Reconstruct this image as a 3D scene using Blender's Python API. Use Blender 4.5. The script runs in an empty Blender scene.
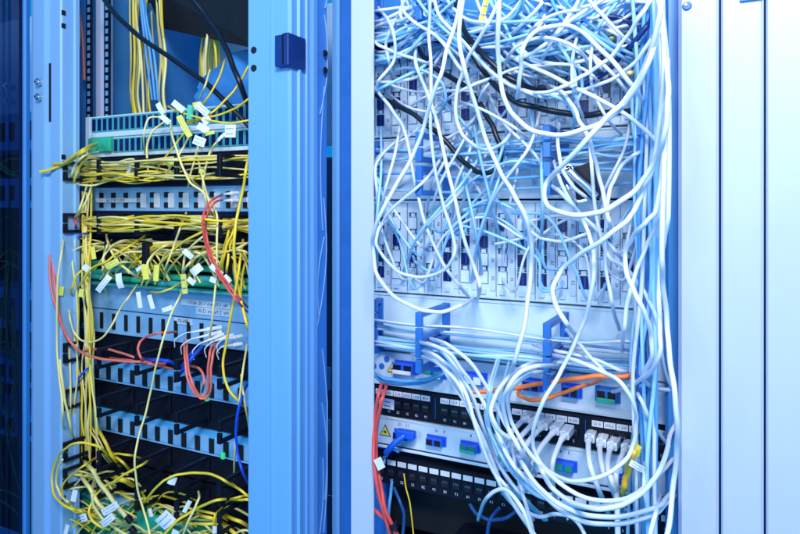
import bpy, bmesh, math, random
from mathutils import Vector, Matrix
rnd = random.Random(11)
SC = bpy.context.scene
COL = SC.collection
# ------------------------------------------------------------------ camera geometry
TH = math.radians(27.1); FPX = 650.0; HOR = 205.0; CZ = 1.30; YP = 0.88
ST, CT = math.sin(TH), math.cos(TH)

def ray(px, py):
    u = (px-400)/FPX
    return (-ST+u*CT, CT+u*ST, (HOR-py)/FPX)

def P(px, py, off=0.0):
    """point at depth plane 'off' millimetres in front of the equipment plane"""
    x, y, z = ray(px, py); t = (YP-off/1000.0)/y
    return Vector((x*t, YP-off/1000.0, CZ+z*t))

def X(px, off=0.0): return P(px, 0, off).x
def Zr(py): return P(372, py).z
def Zl(py): return P(89, py).z
def pr(px, py): return HOR+(py-HOR)*(px+870)/1242.0     # row of the right rack, given at px 372
def pl(px, py): return HOR+(py-HOR)*(px+870)/959.0      # row of the left rack, given at px 89

# ------------------------------------------------------------------ materials
MATS = {}
def mat(name, col, rough=0.45, metal=0.0, var=0.06, scale=30.0, bump=0.0, ior=1.5, coat=0.0, objvar=0.0, emit=None, stretch=None):
    m = bpy.data.materials.new(name); m.use_nodes = True
    nt = m.node_tree; N = nt.nodes; L = nt.links
    b = N['Principled BSDF']
    b.inputs['Roughness'].default_value = rough; b.inputs['Metallic'].default_value = metal
    b.inputs['IOR'].default_value = ior; b.inputs['Coat Weight'].default_value = coat
    tc = N.new('ShaderNodeTexCoord'); nz = N.new('ShaderNodeTexNoise')
    nz.inputs['Scale'].default_value = scale; nz.inputs['Detail'].default_value = 6
    src = tc.outputs['Object']
    if stretch:
        mp = N.new('ShaderNodeMapping'); mp.inputs['Scale'].default_value = stretch
        L.new(src, mp.inputs['Vector']); src = mp.outputs['Vector']
    L.new(src, nz.inputs['Vector'])
    mr = N.new('ShaderNodeMapRange'); mr.inputs[1].default_value = 0.25; mr.inputs[2].default_value = 0.75
    mr.inputs[3].default_value = 1-var; mr.inputs[4].default_value = 1+var
    L.new(nz.outputs['Fac'], mr.inputs[0])
    hv = N.new('ShaderNodeHueSaturation'); hv.inputs['Color'].default_value = (*col, 1)
    val = mr.outputs[0]
    if objvar:
        oi = N.new('ShaderNodeObjectInfo'); m2 = N.new('ShaderNodeMapRange')
        m2.inputs[3].default_value = 1-objvar; m2.inputs[4].default_value = 1+objvar
        L.new(oi.outputs['Random'], m2.inputs[0])
        mu = N.new('ShaderNodeMath'); mu.operation = 'MULTIPLY'
        L.new(val, mu.inputs[0]); L.new(m2.outputs[0], mu.inputs[1]); val = mu.outputs[0]
    L.new(val, hv.inputs['Value']); L.new(hv.outputs['Color'], b.inputs['Base Color'])
    r2 = N.new('ShaderNodeMapRange'); r2.inputs[3].default_value = max(0.02, rough-0.08); r2.inputs[4].default_value = min(1, rough+0.1)
    L.new(nz.outputs['Fac'], r2.inputs[0]); L.new(r2.outputs[0], b.inputs['Roughness'])
    if bump:
        bp = N.new('ShaderNodeBump'); bp.inputs['Strength'].default_value = bump; bp.inputs['Distance'].default_value = 0.002
        n2 = N.new('ShaderNodeTexNoise'); n2.inputs['Scale'].default_value = scale*8
        L.new(src, n2.inputs['Vector']); L.new(n2.outputs['Fac'], bp.inputs['Height']); L.new(bp.outputs['Normal'], b.inputs['Normal'])
    if emit:
        b.inputs['Emission Color'].default_value = (*emit[0], 1); b.inputs['Emission Strength'].default_value = emit[1]
    MATS[name] = m
    return m

mat('paint_white', (0.55, 0.62, 0.80), 0.4, var=0.025, scale=6, bump=0.05)
mat('paint_blue_cast_lit', (0.27, 0.52, 0.85), 0.34, var=0.05, scale=5, bump=0.05, stretch=(1, 1, 0.25))  # same grey paint, blue light put into its colour, brighter version
mat('paint_blue_cast', (0.17, 0.44, 0.83), 0.34, var=0.05, scale=5, bump=0.05, stretch=(1, 1, 0.25))  # same grey paint, blue light and shade put into its colour
mat('paint_deep_shade', (0.05, 0.26, 0.62), 0.42, var=0.08, scale=6)  # dark blue of the sheet; on cabinet steel it is painted shade
mat('panel_light', (0.68, 0.83, 0.92), 0.42, var=0.05, scale=9, bump=0.04)
mat('panel_grey', (0.26, 0.54, 0.84), 0.4, var=0.06, scale=9, bump=0.04)
mat('panel_switch', (0.10, 0.46, 0.84), 0.4, var=0.10, scale=9)
mat('port_white', (0.75, 0.87, 0.95), 0.4, var=0.04, scale=40)
mat('text_strip', (0.60, 0.75, 0.90), 0.5, var=0.04, scale=40)
mat('outline', (0.03, 0.09, 0.28), 0.6)
mat('port_dark', (0.004, 0.008, 0.10), 0.3, var=0.2)
mat('port_fin', (0.02, 0.06, 0.42), 0.4)
mat('black', (0.005, 0.007, 0.018), 0.42, var=0.25, scale=20, ior=1.36)
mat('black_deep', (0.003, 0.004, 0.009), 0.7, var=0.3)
mat('ink', (0.01, 0.03, 0.12), 0.6)
mat('print_white', (0.78, 0.82, 0.88), 0.5)
mat('ring_blue', (0.025, 0.17, 0.56), 0.38, var=0.12, scale=30)
mat('steel', (0.75, 0.8, 0.86), 0.25, metal=1.0, var=0.08)
mat('cable_white', (0.77, 0.83, 0.92), 0.42, var=0.05, scale=25, objvar=0.05)
mat('cable_white_shaded', (0.34, 0.66, 0.93), 0.42, var=0.08, scale=25, objvar=0.14)  # white cable with blue shade put into its colour for deep strands
mat('cable_sky_shade', (0.12, 0.42, 0.85), 0.45, var=0.08, scale=25, objvar=0.15)  # light blue jackets, and shade painted onto deep white strands
mat('cable_dusk', (0.02, 0.10, 0.32), 0.4, var=0.1)
mat('wall_pale', (0.78, 0.86, 0.95), 0.6, var=0.04, scale=4)
mat('cable_navy', (0.008, 0.035, 0.18), 0.3, var=0.15)
mat('cable_black', (0.006, 0.009, 0.022), 0.35, var=0.15)
mat('cable_yellow', (1.0, 0.72, 0.04), 0.4, var=0.08, scale=25, objvar=0.10)
mat('cable_amber', (1.0, 0.56, 0.03), 0.4)
mat('cable_straw', (1.0, 0.85, 0.32), 0.42, var=0.06, scale=25, objvar=0.10)
mat('cable_red', (0.92, 0.10, 0.09), 0.4, var=0.06, scale=25, objvar=0.06)
mat('cable_salmon', (0.96, 0.20, 0.14), 0.4, var=0.06, objvar=0.06)
mat('cable_orange', (1.0, 0.22, 0.05), 0.4, var=0.06, scale=25)
mat('cable_blue', (0.01, 0.09, 0.80), 0.4, var=0.08)
mat('plug_blue', (0.012, 0.12, 0.80), 0.35, var=0.1)
mat('plug_clear', (0.80, 0.86, 0.92), 0.22, var=0.06, scale=60, coat=0.3)
mat('green', (0.012, 0.30, 0.17), 0.42, var=0.2, scale=18)
mat('green_light', (0.03, 0.50, 0.30), 0.4, var=0.15)
mat('teal', (0.05, 0.42, 0.44), 0.4, var=0.15)
mat('pink', (0.9, 0.12, 0.35), 0.4)
mat('tag_white', (0.82, 0.86, 0.93), 0.55, var=0.05, scale=50, bump=0.08)
mat('tag_yellow', (0.90, 0.82, 0.10), 0.5, var=0.08, scale=50)
mat('tag_yellow_dim', (0.75, 0.70, 0.12), 0.5, var=0.12, scale=50)
mat('warn_yellow', (0.95, 0.86, 0.06), 0.45, var=0.04)
mat('led_green', (0.02, 0.5, 0.2), 0.3, emit=((0.05, 1.0, 0.35), 0.5))
def glass_mat(name, tint, ior):
    m = bpy.data.materials.new(name); m.use_nodes = True
    nt = m.node_tree; N = nt.nodes; L = nt.links; N.remove(N['Principled BSDF'])
    t = N.new('ShaderNodeBsdfTransparent'); t.inputs[0].default_value = (*tint, 1)
    g = N.new('ShaderNodeBsdfGlossy'); g.inputs['Roughness'].default_value = 0.05; g.inputs[0].default_value = (0.7, 0.85, 1, 1)
    lw = N.new('ShaderNodeFresnel'); lw.inputs[0].default_value = ior
    mx = N.new('ShaderNodeMixShader'); ge = N.new('ShaderNodeNewGeometry'); iv = N.new('ShaderNodeMath'); iv.operation = 'SUBTRACT'; iv.inputs[0].default_value = 1.0
    L.new(ge.outputs['Backfacing'], iv.inputs[1]); mu = N.new('ShaderNodeMath'); mu.operation = 'MULTIPLY'; L.new(lw.outputs[0], mu.inputs[0]); L.new(iv.outputs[0], mu.inputs[1])
    L.new(mu.outputs[0], mx.inputs[0]); L.new(t.outputs[0], mx.inputs[1]); L.new(g.outputs[0], mx.inputs[2])
    L.new(mx.outputs[0], N['Material Output'].inputs['Surface']); MATS[name] = m
glass_mat('glass_tint', (0.80, 0.92, 1.0), 1.5); glass_mat('glass_dark', (0.17, 0.28, 0.44), 1.36)

# ------------------------------------------------------------------ mesh builder
class MB:
    def __init__(s): s.v = []; s.f = []; s.m = []; s.mats = []; s.sm = []
    def mi(s, m):
        if m not in s.mats: s.mats.append(m)
        return s.mats.index(m)
    def add(s, vs, fs, m, smooth=False, M=None):
        o = len(s.v)
        s.v += [(M @ Vector(q) if M else Vector(q)) for q in vs]
        i = s.mi(m)
        for f in fs:
            s.f.append([o+k for k in f]); s.m.append(i); s.sm.append(smooth)
        return s
    def box(s, x0, x1, y0, y1, z0, z1, m, bev=0.0, M=None):
        bm = bmesh.new(); bmesh.ops.create_cube(bm, size=1)
        for v in bm.verts:
            v.co = Vector(((x0+x1)/2+v.co.x*abs(x1-x0), (y0+y1)/2+v.co.y*abs(y1-y0), (z0+z1)/2+v.co.z*abs(z1-z0)))
        if bev: bmesh.ops.bevel(bm, geom=bm.edges[:], offset=bev, segments=2, affect='EDGES', profile=0.5)
        bm.verts.index_update()
        s.add([v.co.copy() for v in bm.verts], [[v.index for v in f.verts] for f in bm.faces], m, False, M); bm.free(); return s
    def prism(s, pts, z0, z1, m):
        """closed x,y outline (counter-clockwise) extruded in z"""
        n = len(pts)
        vs = [(x, y, z0) for x, y in pts]+[(x, y, z1) for x, y in pts]
        fs = [(i, (i+1) % n, n+(i+1) % n, n+i) for i in range(n)]+[tuple(range(n-1, -1, -1)), tuple(range(n, 2*n))]
        return s.add(vs, fs, m)
    def plate(s, pts, y0, y1, m, M=None):
        """x,z outline extruded in y"""
        n = len(pts)
        vs = [(x, y0, z) for x, z in pts]+[(x, y1, z) for x, z in pts]
        fs = [(i, (i+1) % n, n+(i+1) % n, n+i) for i in range(n)]+[tuple(range(n-1, -1, -1)), tuple(range(n, 2*n))]
        return s.add(vs, fs, m, False, M)
    def cyl(s, c, ax, r, l, m, n=16, r2=None):
        ax = Vector(ax).normalized(); q = Vector((0, 0, 1)).rotation_difference(ax).to_matrix().to_4x4()
        M = Matrix.Translation(Vector(c)) @ q; r2 = r if r2 is None else r2
        vs = [(r*math.cos(2*math.pi*i/n), r*math.sin(2*math.pi*i/n), 0) for i in range(n)]+[(r2*math.cos(2*math.pi*i/n), r2*math.sin(2*math.pi*i/n), l) for i in range(n)]
        s.add(vs, [(i, (i+1) % n, n+(i+1) % n, n+i) for i in range(n)], m, True, M)
        return s.add(vs, [tuple(range(n-1, -1, -1)), tuple(range(n, 2*n))], m, False, M)
    def tube(s, pts, r, m, n=8):
        k = len(pts); T = []
        for i in range(k):
            d = pts[min(i+1, k-1)]-pts[max(i-1, 0)]
            T.append(d.normalized() if d.length > 1e-9 else Vector((0, 0, 1)))
        a = T[0].orthogonal().normalized(); vs = []
        for i in range(k):
            a = a-T[i]*a.dot(T[i])
            a = a.normalized() if a.length > 1e-6 else T[i].orthogonal().normalized()
            b = T[i].cross(a)
            for j in range(n):
                w = 2*math.pi*j/n
                vs.append(pts[i]+(a*math.cos(w)+b*math.sin(w))*r)
        fs = [(i*n+j, i*n+(j+1) % n, (i+1)*n+(j+1) % n, (i+1)*n+j) for i in range(k-1) for j in range(n)]
        s.add(vs, fs, m, True)
        return s.add([vs[j] for j in range(n)]+[vs[(k-1)*n+j] for j in range(n)], [tuple(range(n-1, -1, -1)), tuple(range(n, 2*n))], m)
    def text(s, body, size, m, M, mirror=True):
        vs, fs = glyphs(body)
        k = -size if mirror else size
        return s.add([(x*k, 0, y*size) for x, y, z in vs], fs, m, False, M)
    def mesh(s, name, origin=Vector((0, 0, 0))):
        me = bpy.data.meshes.new(name)
        me.from_pydata([tuple(q-origin) for q in s.v], [], s.f)
        for q in s.mats: me.materials.append(MATS[q])
        me.polygons.foreach_set('material_index', s.m); me.polygons.foreach_set('use_smooth', s.sm)
        me.update(); return me

GL = {}
def glyphs(body):
    if body not in GL:
        cu = bpy.data.curves.new('lettering', 'FONT'); cu.body = body; cu.align_x = 'CENTER'; cu.align_y = 'CENTER'; cu.resolution_u = 2
        ob = bpy.data.objects.new('lettering', cu); COL.objects.link(ob)
        dg = bpy.context.evaluated_depsgraph_get(); dg.update()
        me = bpy.data.meshes.new_from_object(ob.evaluated_get(dg))
        GL[body] = ([tuple(v.co) for v in me.vertices], [list(p.vertices) for p in me.polygons])
        bpy.data.objects.remove(ob); bpy.data.curves.remove(cu); bpy.data.meshes.remove(me)
    return GL[body]

def tag(o, label=None, cat=None, group=None, kind=None):
    if label: o['label'] = label
    if cat: o['category'] = cat
    if group: o['group'] = group
    if kind: o['kind'] = kind
    return o
def empty(name, loc, label, cat, group=None):
    o = bpy.data.objects.new(name, None); COL.objects.link(o); o.location = loc; o.empty_display_size = 0.02
    return tag(o, label, cat, group)
def part(name, mb, root, label=None, origin=None):
    """mesh built in world coordinates, linked under its thing"""
    base = Vector(root.location)
    if root.parent: base = base+Vector(root.parent.location)
    o = bpy.data.objects.new(name, mb.mesh(name, base)); COL.objects.link(o); o.parent = root
    return tag(o, label)
def inst(name, me, root, loc, rot=None):
    o = bpy.data.objects.new(name, me); COL.objects.link(o); o.parent = root
    o.location = Vector(loc)-Vector(root.location)
    if rot: o.rotation_euler = rot
    return o
def solo(name, mb, label, cat, group=None, origin=None):
    c = origin if origin is not None else sum(mb.v, Vector())/len(mb.v)
    o = bpy.data.objects.new(name, mb.mesh(name, c)); COL.objects.link(o); o.location = c
    return tag(o, label, cat, group)

# ------------------------------------------------------------------ cables
def smooth(pts, n=7):
    q = [pts[0]*2-pts[1]]+pts+[pts[-1]*2-pts[-2]]; out = []
    for i in range(1, len(q)-2):
        a, b, c, d = q[i-1:i+3]
        # centripetal-like damping for uneven spacing
        l = (c-b).length
        m1 = (c-a)*(l/max((b-a).length+l, 1e-6)); m2 = (d-b)*(l/max((d-c).length+l, 1e-6))
        for k in range(n):
            t = k/n; t2 = t*t; t3 = t2*t
            out.append(b*(2*t3-3*t2+1)+m1*(t3-2*t2+t)+c*(-2*t3+3*t2)+m2*(t3-t2))
    out.append(pts[-1]); return out
def parse(s, o, jit=0.10, ends=''):
    r = []
    toks = s.split()
    ph = rnd.uniform(0, 6)
    for i, t in enumerate(toks):
        a = [float(k) for k in t.split(',')]
        off = a[2] if len(a) > 2 else o*(1+jit*math.sin(ph+i*1.3))
        if o > 0 and len(a) < 3 and i in (0, len(toks)-1):
            if ('s' if i == 0 else 'e') in ends: off = 6
            elif 62 < a[0] < 662 and 4 < a[1] < 530 and ends != '-': off = 14 if a[0] > 300 else 22
        r.append(P(a[0], a[1], off))
    return r
NCAB = {}
def cable(s, o, r, m, label, group, name='network_cable', cat='cable', ends='', n=7, sides=8):
    pts = smooth(parse(s, o, ends=ends), n)
    if m in ('cable_white', 'cable_white_shaded', 'cable_sky_shade') and name == 'network_cable': r *= .65
    if m in ('cable_yellow', 'cable_straw'): r *= .92
    amp = r*0.12
    pts = [q+Vector((math.sin(i*.9+q.z*40), math.cos(i*.7), math.sin(i*.8+1)))*amp for i, q in enumerate(pts)]
    mb = MB().tube(pts, r, m, sides)
    return solo(name, mb, label, cat, group, origin=pts[0].copy())
def plug_on(cab, loc, fwd, up, size=(0.0115, 0.021, 0.010), m='plug_clear', boot='plug_clear', label=None):
    """connector at the end of a cable: body with latch and tapered strain relief"""
    f = Vector(fwd).normalized(); u = Vector(up); u = (u-f*u.dot(f)).normalized(); sx = f.cross(u)
    M = Matrix.Translation(loc) @ Matrix((sx, f, u)).transposed().to_4x4()
    w, l, h = size
    b = MB(); b.box(-w/2, w/2, 0, l, -h/2, h/2, m, 0.0012, M)
    b.box(-w*0.22, w*0.22, -l*0.1, l*0.75, h/2+0.0004, h/2+0.0022, m, 0.0006, M)
    c0 = M @ Vector((0, -0.0002, 0)); b.cyl(c0, -f, h*0.47, 0.013, boot, 12, h*0.34)
    return part('plug', b, cab, label)

# ================================================================== THE CABINETS
ZB, ZT = 0.45, 1.78
# ---- left cabinet
lc = empty('equipment_cabinet', (-0.92, 0.83, ZB), 'open steel cabinet coloured by blue light, full of yellow fibre cables, beside the white-cabled one', 'cabinet')
xa, xb = X(30, 80), X(61, 80)
b = MB(); w = xb-xa
b.prism([(xa, .803), (xa+.010, .800), (xa+w*.40, .800), (xa+w*.43, .7965), (xa+w*.52, .7965), (xa+w*.55, .804), (xa+w*.66, .804), (xa+w*.69, .800),
         (xb-.003, .800), (xb, .803), (xb, .826), (xb+.004, .828), (xb+.004, .836), (xa, .836)], ZB, ZT, 'paint_blue_cast_lit')
pm = part('post', b, lc)
b = MB(); cx = X(41, 84)
for py in (82, 97):
    q = P(40, py, 84); b.cyl(q, (0, -1, 0), .0065, .006, 'steel', 16); b.cyl(q+Vector((0, -.006, 0)), (0, -1, 0), .0045, .004, 'steel', 16, .003)
part('post_screws', b, pm)
b = MB(); zt, zb_ = P(56.5, 62, 77).z, P(56.5, 121, 77).z; sx = xa+w*.605
b.box(sx-.004, sx+.004, .8033, .806, zb_, zt, 'black_deep')
for px, py in ((62, 13), (62, 26), (62, 157), (62, 498)):
    q = P(px, py, 75); b.box(xb-.0003, xb+.0012, q.y-.004, q.y+.004, q.z-.0045, q.z+.0045, 'black_deep')
part('slot', b, pm)
# centre post with its side profile
x0, x1 = X(247, 100), X(290, 100); xm = X(268, 100); xn = X(271.5, 100)
b = MB()
b.prism([(x0, .783), (x0+.003, .780), (xm, .780), (xm+.001, .7765), (xn-.001, .7765), (xn, .780), (x1-.004, .780), (x1, .784),
         (x1, .797), (x1+.004, .799), (x1+.004, .803), (x1, .805), (x1, .818), (x1+.003, .8195), (x1+.003, .823), (x1-.006, .825), (x1-.006, .838),
         (x1+.001, .840), (x1+.001, .850), (x1-.02, .850), (x1-.02, .80), (x0, .80)], ZB, ZT, 'paint_blue_cast')
cp = part('post', b, lc)
b = MB()
for py in (50, 68):
    q = P(254, py, 100); b.cyl(q+Vector((0, .001, 0)), (0, -1, 0), .0052, .0022, 'black_deep', 18)
part('screw', b, cp)
b = MB(); za, zc = P(280, 37, 100).z, P(280, 68, 100).z; xl = X(279.5, 100)
b.box(xl, x1+.0005, .7685, .7798, zc, za, 'cable_navy', .001); b.box(x1-.004, x1+.006, .768, .812, zc, za+.002, 'cable_navy', .0015)
b.box(x1-.0045, x1-.0025, .7665, .7687, zc+.002, za, 'black')
part('latch', b, cp)
b = MB(); b.box(x1-.0022, x1-.0006, .8505, .893, ZB, ZT, 'glass_tint')
for py in (53, 70): b.cyl((x1-.0006, .873, P(325, py, 8).z), (1, 0, 0), .0052, .0022, 'black_deep', 16)  # dark discs stand in for screws reflected in the glass
part('glass_strip', b, lc)
b = MB(); b.prism([(x1-.011, .8503), (x1-.0058, .8503), (x1-.0058, .886), (x1-.011, .886)], ZB, ZT, 'paint_blue_cast'); part('inner_strip', b, lc)
b = MB(); b.prism([(x1-.012, .912), (x1-.002, .910), (x1+.001, .914), (x1, .93), (x1, 1.5), (x1-.012, 1.5)], ZB, ZT, 'paint_blue_cast'); part('side_panel', b, lc)
b = MB(); b.box(xa-.02, xa-.012, .838, 1.62, ZB, ZT, 'paint_deep_shade'); part('side_panel', b, lc)
b = MB(); b.box(xa-.02, x1-.013, 1.60, 1.61, ZB, 1.44, 'black_deep'); b.box(xa-.02, x1-.16, 1.30, 1.31, 1.442, ZT, 'wall_pale'); part('rear_panel', b, lc)
# square-holed mounting rail near the left wall
def rail(px, wmm, pt, pb, off, m):
    q0 = P(px, pt, off); q1 = P(px, pb, off); bb = MB(); x = q0.x
    bb.box(x, x+wmm/1000, q0.y, q0.y+.003, q1.z, q0.z, m)
    z = q1.z+.006
    while z < q0.z-.012:
        bb.box(x+.005, x+wmm/1000-.005, q0.y-.0012, q0.y+.002, z, z+.0095, 'paint_blue_cast' if m == 'black' else 'black_deep'); z += .0159
    part('mounting_rail', bb, lc)
rail(86, 17, -60, 122, -30, 'black'); rail(104, 17, -60, 122, -30, 'black')
b = MB(); q0 = P(95, 0, -40); b.box(q0.x, q0.x+.020, q0.y, q0.y+.03, 1.40, ZT, 'paint_white', .004); part('rail_profile', b, lc)
b = MB(); b.box(X(71, -60), X(85, -60), YP+.06, YP+.16, Zl(141), Zl(82), 'black_deep', .003); part('brush_box', b, lc)
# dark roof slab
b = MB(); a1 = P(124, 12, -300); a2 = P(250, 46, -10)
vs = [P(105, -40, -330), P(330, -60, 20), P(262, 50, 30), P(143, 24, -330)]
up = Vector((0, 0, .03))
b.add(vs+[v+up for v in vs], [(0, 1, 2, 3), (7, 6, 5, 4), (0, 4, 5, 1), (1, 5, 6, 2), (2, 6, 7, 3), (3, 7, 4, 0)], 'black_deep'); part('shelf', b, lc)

# dark sheet bulging behind the power cables
b = MB(); n_ = 10; vs = []
for i in range(n_+1):
    for j in range(n_+1):
        u_, v_ = i/n_, j/n_; q = P(196+u_*72, 108-v_*60*(.35+.65*math.sin(min(1, u_*1.3)*1.57)), -60-60*math.sin(u_*3.1)*.3)
        vs.append(q+Vector((0, -.03*math.sin(u_*3.14)*math.sin(v_*3.14)+.006*math.sin(u_*17+v_*9), 0)))
vs += [v+Vector((0, .03, 0)) for v in vs]; m_ = (n_+1)**2
fs = [(i*(n_+1)+j, (i+1)*(n_+1)+j, (i+1)*(n_+1)+j+1, i*(n_+1)+j+1) for i in range(n_) for j in range(n_)]
b.add(vs, fs+[tuple(m_+k for k in f[::-1]) for f in fs], 'paint_deep_shade', True); solo('dust_sheet', b, 'dark blue plastic sheet bulging behind the black power cables', 'plastic sheet')
b = MB(); b.box(xa-.012, x1-.024, .84, 1.60, ZB-.02, ZB-.001, 'black'); part('base_panel', b, lc)
# ---- the open tinted glass door on the far left
gd = empty('glass_door', (X(28, 80)-.004, .5, ZB), 'dark tinted glass cabinet door standing open, mirroring the rack next to it', 'door')
gx = X(28, 80)-.006
b = MB(); b.box(gx-.006, gx, .30, .792, ZB, ZT, 'glass_dark'); part('glass_pane', b, gd)
b = MB(); b.prism([(gx-.012, .793), (gx+.003, .793), (gx+.005, .797), (gx+.003, .806), (gx-.012, .806)], ZB, ZT, 'paint_deep_shade'); part('door_edge', b, gd)

nb = empty('equipment_cabinet', (-1.5, .9, ZB), 'dim neighbouring cabinet seen only through the tinted glass on the far left', 'cabinet')  # added behind the glass in place of the rack's mirror image
b = MB(); b.box(-1.95, -1.258, 1.05, 1.06, ZB, ZT, 'black_deep'); b.box(-1.95, -1.258, 1.044, 1.049, 1.47, ZT, 'wall_pale'); part('rear_panel', b, nb)
b = MB(); b.box(-1.262, -1.256, .842, 1.04, ZB, ZT, 'paint_deep_shade'); part('side_panel', b, nb)
def unit(name, py0, py1, m, label, feet):  # units added to stand in for reflected equipment
    r_ = empty(name, (-1.55, YP, P(15, py1, 0).z), label, 'equipment', 'equipment added for the reflection in the tinted glass')
    bb = MB(); z0, z1 = P(15, py1, 0).z, P(15, py0, 0).z; bb.box(-1.85, -1.30, YP, YP+.08, z0, z1, m, .002); part('faceplate', bb, r_)
    for k in range(feet):
        bb = MB(); x = -1.335-k*.034; bb.box(x-.006, x+.006, YP-.003, YP-.0003, z0+(z1-z0)*.25, z0+(z1-z0)*.75, 'black_deep'); part('slot', bb, r_)
unit('equipment_unit', 113, 150, 'panel_grey', 'stand-in for a reflected fibre shelf in the tinted glass, highest of the units there', 8)
unit('equipment_unit', 178, 208, 'panel_grey', 'stand-in for a reflected slotted panel in the tinted glass, second from the top', 8)
unit('equipment_unit', 288, 330, 'panel_grey', 'stand-in for a reflected wide panel in the tinted glass, below the second', 6)
unit('equipment_unit', 360, 385, 'panel_switch', 'stand-in for a reflected blue switch in the tinted glass, upper of two', 7)
unit('equipment_unit', 412, 438, 'panel_switch', 'stand-in for a reflected blue switch in the tinted glass, lower of two', 7)
# ---- right cabinet
rc = empty('equipment_cabinet', (-0.25, 0.83, ZB), 'open white steel cabinet crammed with a tangle of white network cables', 'cabinet')
xl, xr = X(350, 80), X(373, 80)
b = MB(); b.prism([(xl, .803), (xl+.002, .800), (xr-.002, .800), (xr, .802), (xr, .804), (xl+.004, .8045), (xl+.004, .86), (xl, .86)], ZB, ZT, 'paint_white'); part('post', b, rc)
b = MB(); b.prism([(x1+.003, .915), (x1+.006, .911), (xl-.006, .911), (xl-.003, .915), (xl-.003, .93), (x1+.003, .93)], ZB, ZT, 'ring_blue'); part('added_gap_panel', b, rc)  # panel added across the gap to catch light, shade put into its blue
b = MB(); e0, e1 = X(665, 42), X(680, 42)
b.prism([(e0, .842), (e0+.004, .837), (e0+.010, .838), (e1+.02, .838), (e1+.02, .846), (e0, .846)], ZB, ZT, 'paint_deep_shade'); part('edge_strip', b, rc)  # strip lies in shade, which is put into its colour
b = MB(); f0, f1 = X(678, 80), X(718.6, 80)
b.prism([(f0, .806), (f0+.004, .800), (f1-.003, .800), (f1, .803), (f1, .83), (f0, .83)], ZB, ZT, 'paint_white'); rp = part('post', b, rc)
b = MB(); q = P(687, 6, 80); b.cyl(q, (0, -1, 0), .0052, .003, 'ring_blue', 20, .004); b.cyl(q+Vector((-.001, -.003, .001)), (0, -1, 0), .0017, .0015, 'print_white', 10); part('screw', b, rp)
b = MB(); g0, g1 = X(721.2, 80), X(763.8, 80)
b.prism([(g0, .803), (g0+.002, .800), (g1-.003, .800), (g1, .803), (g1, .83), (g0, .83)], ZB, ZT, 'paint_white'); rp2 = part('door_frame', b, rc)
b = MB(); b.box(X(740, 83), g1-.001, .7965, .7998, P(750, 1, 80).z, P(750, -40, 80).z, 'paint_deep_shade', .0008); part('hinge_plate', b, rp2)
b = MB(); h0, h1 = X(766.2, 80), X(900, 80)
b.prism([(h0, .803), (h0+.002, .800), (h1, .800), (h1, .83), (h0, .83)], ZB, ZT, 'paint_white'); part('door_panel', b, rc)
b = MB(); b.box(f0+.004, h1, .832, .836, ZB, ZT, 'paint_deep_shade'); part('backing_strip', b, rc)
b = MB(); b.box(-.56, .02, 1.25, 1.26, ZB, ZT, 'black_deep'); b.box(-.56, .02, .9, 1.26, ZB, ZB+.004, 'black_deep'); part('rear_panel', b, rc)

# ================================================================== RIGHT EQUIPMENT
RX0, RX1 = -.530, -.048
def plate_thing(name, label, cat, x0, x1, zt, zb, m, depth=.05, group=None, off=0.0, flange=True):
    root = empty(name, ((x0+x1)/2, YP-off, zb), label, cat, group)
    bb = MB(); bb.box(x0, x1, YP-off, YP-off+depth, zb+.0006, zt-.0006, m, .0012)
    if flange:
        bb.box(x0+.002, x1-.002, YP-off-.0016, YP-off-.0002, zt-.0034, zt-.0009, m)
    part('faceplate', bb, root); return root

# ---- distribution blocks of modular ports
def port_mesh(filled):
    bb = MB(); w, h = .0128, .0172
    if filled:
        bb.box(-w/2-.0007, w/2+.0007, -.0010, .0004, -h/2-.0007, h/2+.0007, 'outline')
        bb.box(-w/2, w/2, -.0020, -.0008, -h/2, h/2, 'port_white', .0004)
    else:
        bb.box(-w/2, w/2, -.0012, .0004, -h/2, h/2, 'port_dark')
        bb.box(w*.05, w*.22, -.0018, -.001, -h*.42, h*.42, 'port_fin')
    for sx in (-1, 1):
        for k in (0, 1):
            bb.box(sx*w*.42-.0009, sx*w*.42+.0009, -.0017, .0003, h/2+.0020+k*.0032, h/2+.0037+k*.0032, 'ink')
        bb.box(sx*w*.30-.0002, sx*w*.30+.0002, -.0015, .0003, h/2+.0018, h/2+.0068, 'outline')
    bb.box(-w*.3, w*.3, -.0015, .0003, h/2+.0070, h/2+.0074, 'outline')
    return bb.mesh('port')
PF, PE = port_mesh(True), port_mesh(False)
def block_panel(label, pt, pb, empties, n0):
    zt, zb = Zr(pt), Zr(pb)
    root = plate_thing('distribution_panel', label, 'patch panel', RX0, RX1, zt, zb, 'panel_light', group='white distribution panels')
    strips = MB(); letters = MB(); H = zt-zb
    for c in range(17):
        x = RX0+.018+c*.0280
        strips.box(x+.0102, x+.0178, YP-.0016, YP-.0002, zb+.012, zt-.014, 'text_strip', .0004)
        strips.box(x-.004, x+.004, YP-.003, YP-.0002, zb+.007, zb+.014, 'text_strip', .0005)
        strips.box(x-.0095, x-.0091, YP-.0012, YP-.0002, zb+.004, zt-.004, 'outline')
        for r in range(4):
            z = zt-.034*H/.14-r*.0252
            inst('port', PE if (c, r) in empties else PF, root, (x, YP, z))
            M = Matrix.Translation((x+.014, YP-.0020, z-.001)) @ Matrix.Rotation(math.radians(90), 4, 'Y')
            letters.text(str(n0-(c*4+r) % 40), .0062, 'ink', M)
    part('label_strip', strips, root); part('lettering', letters, root)
    return root
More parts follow.
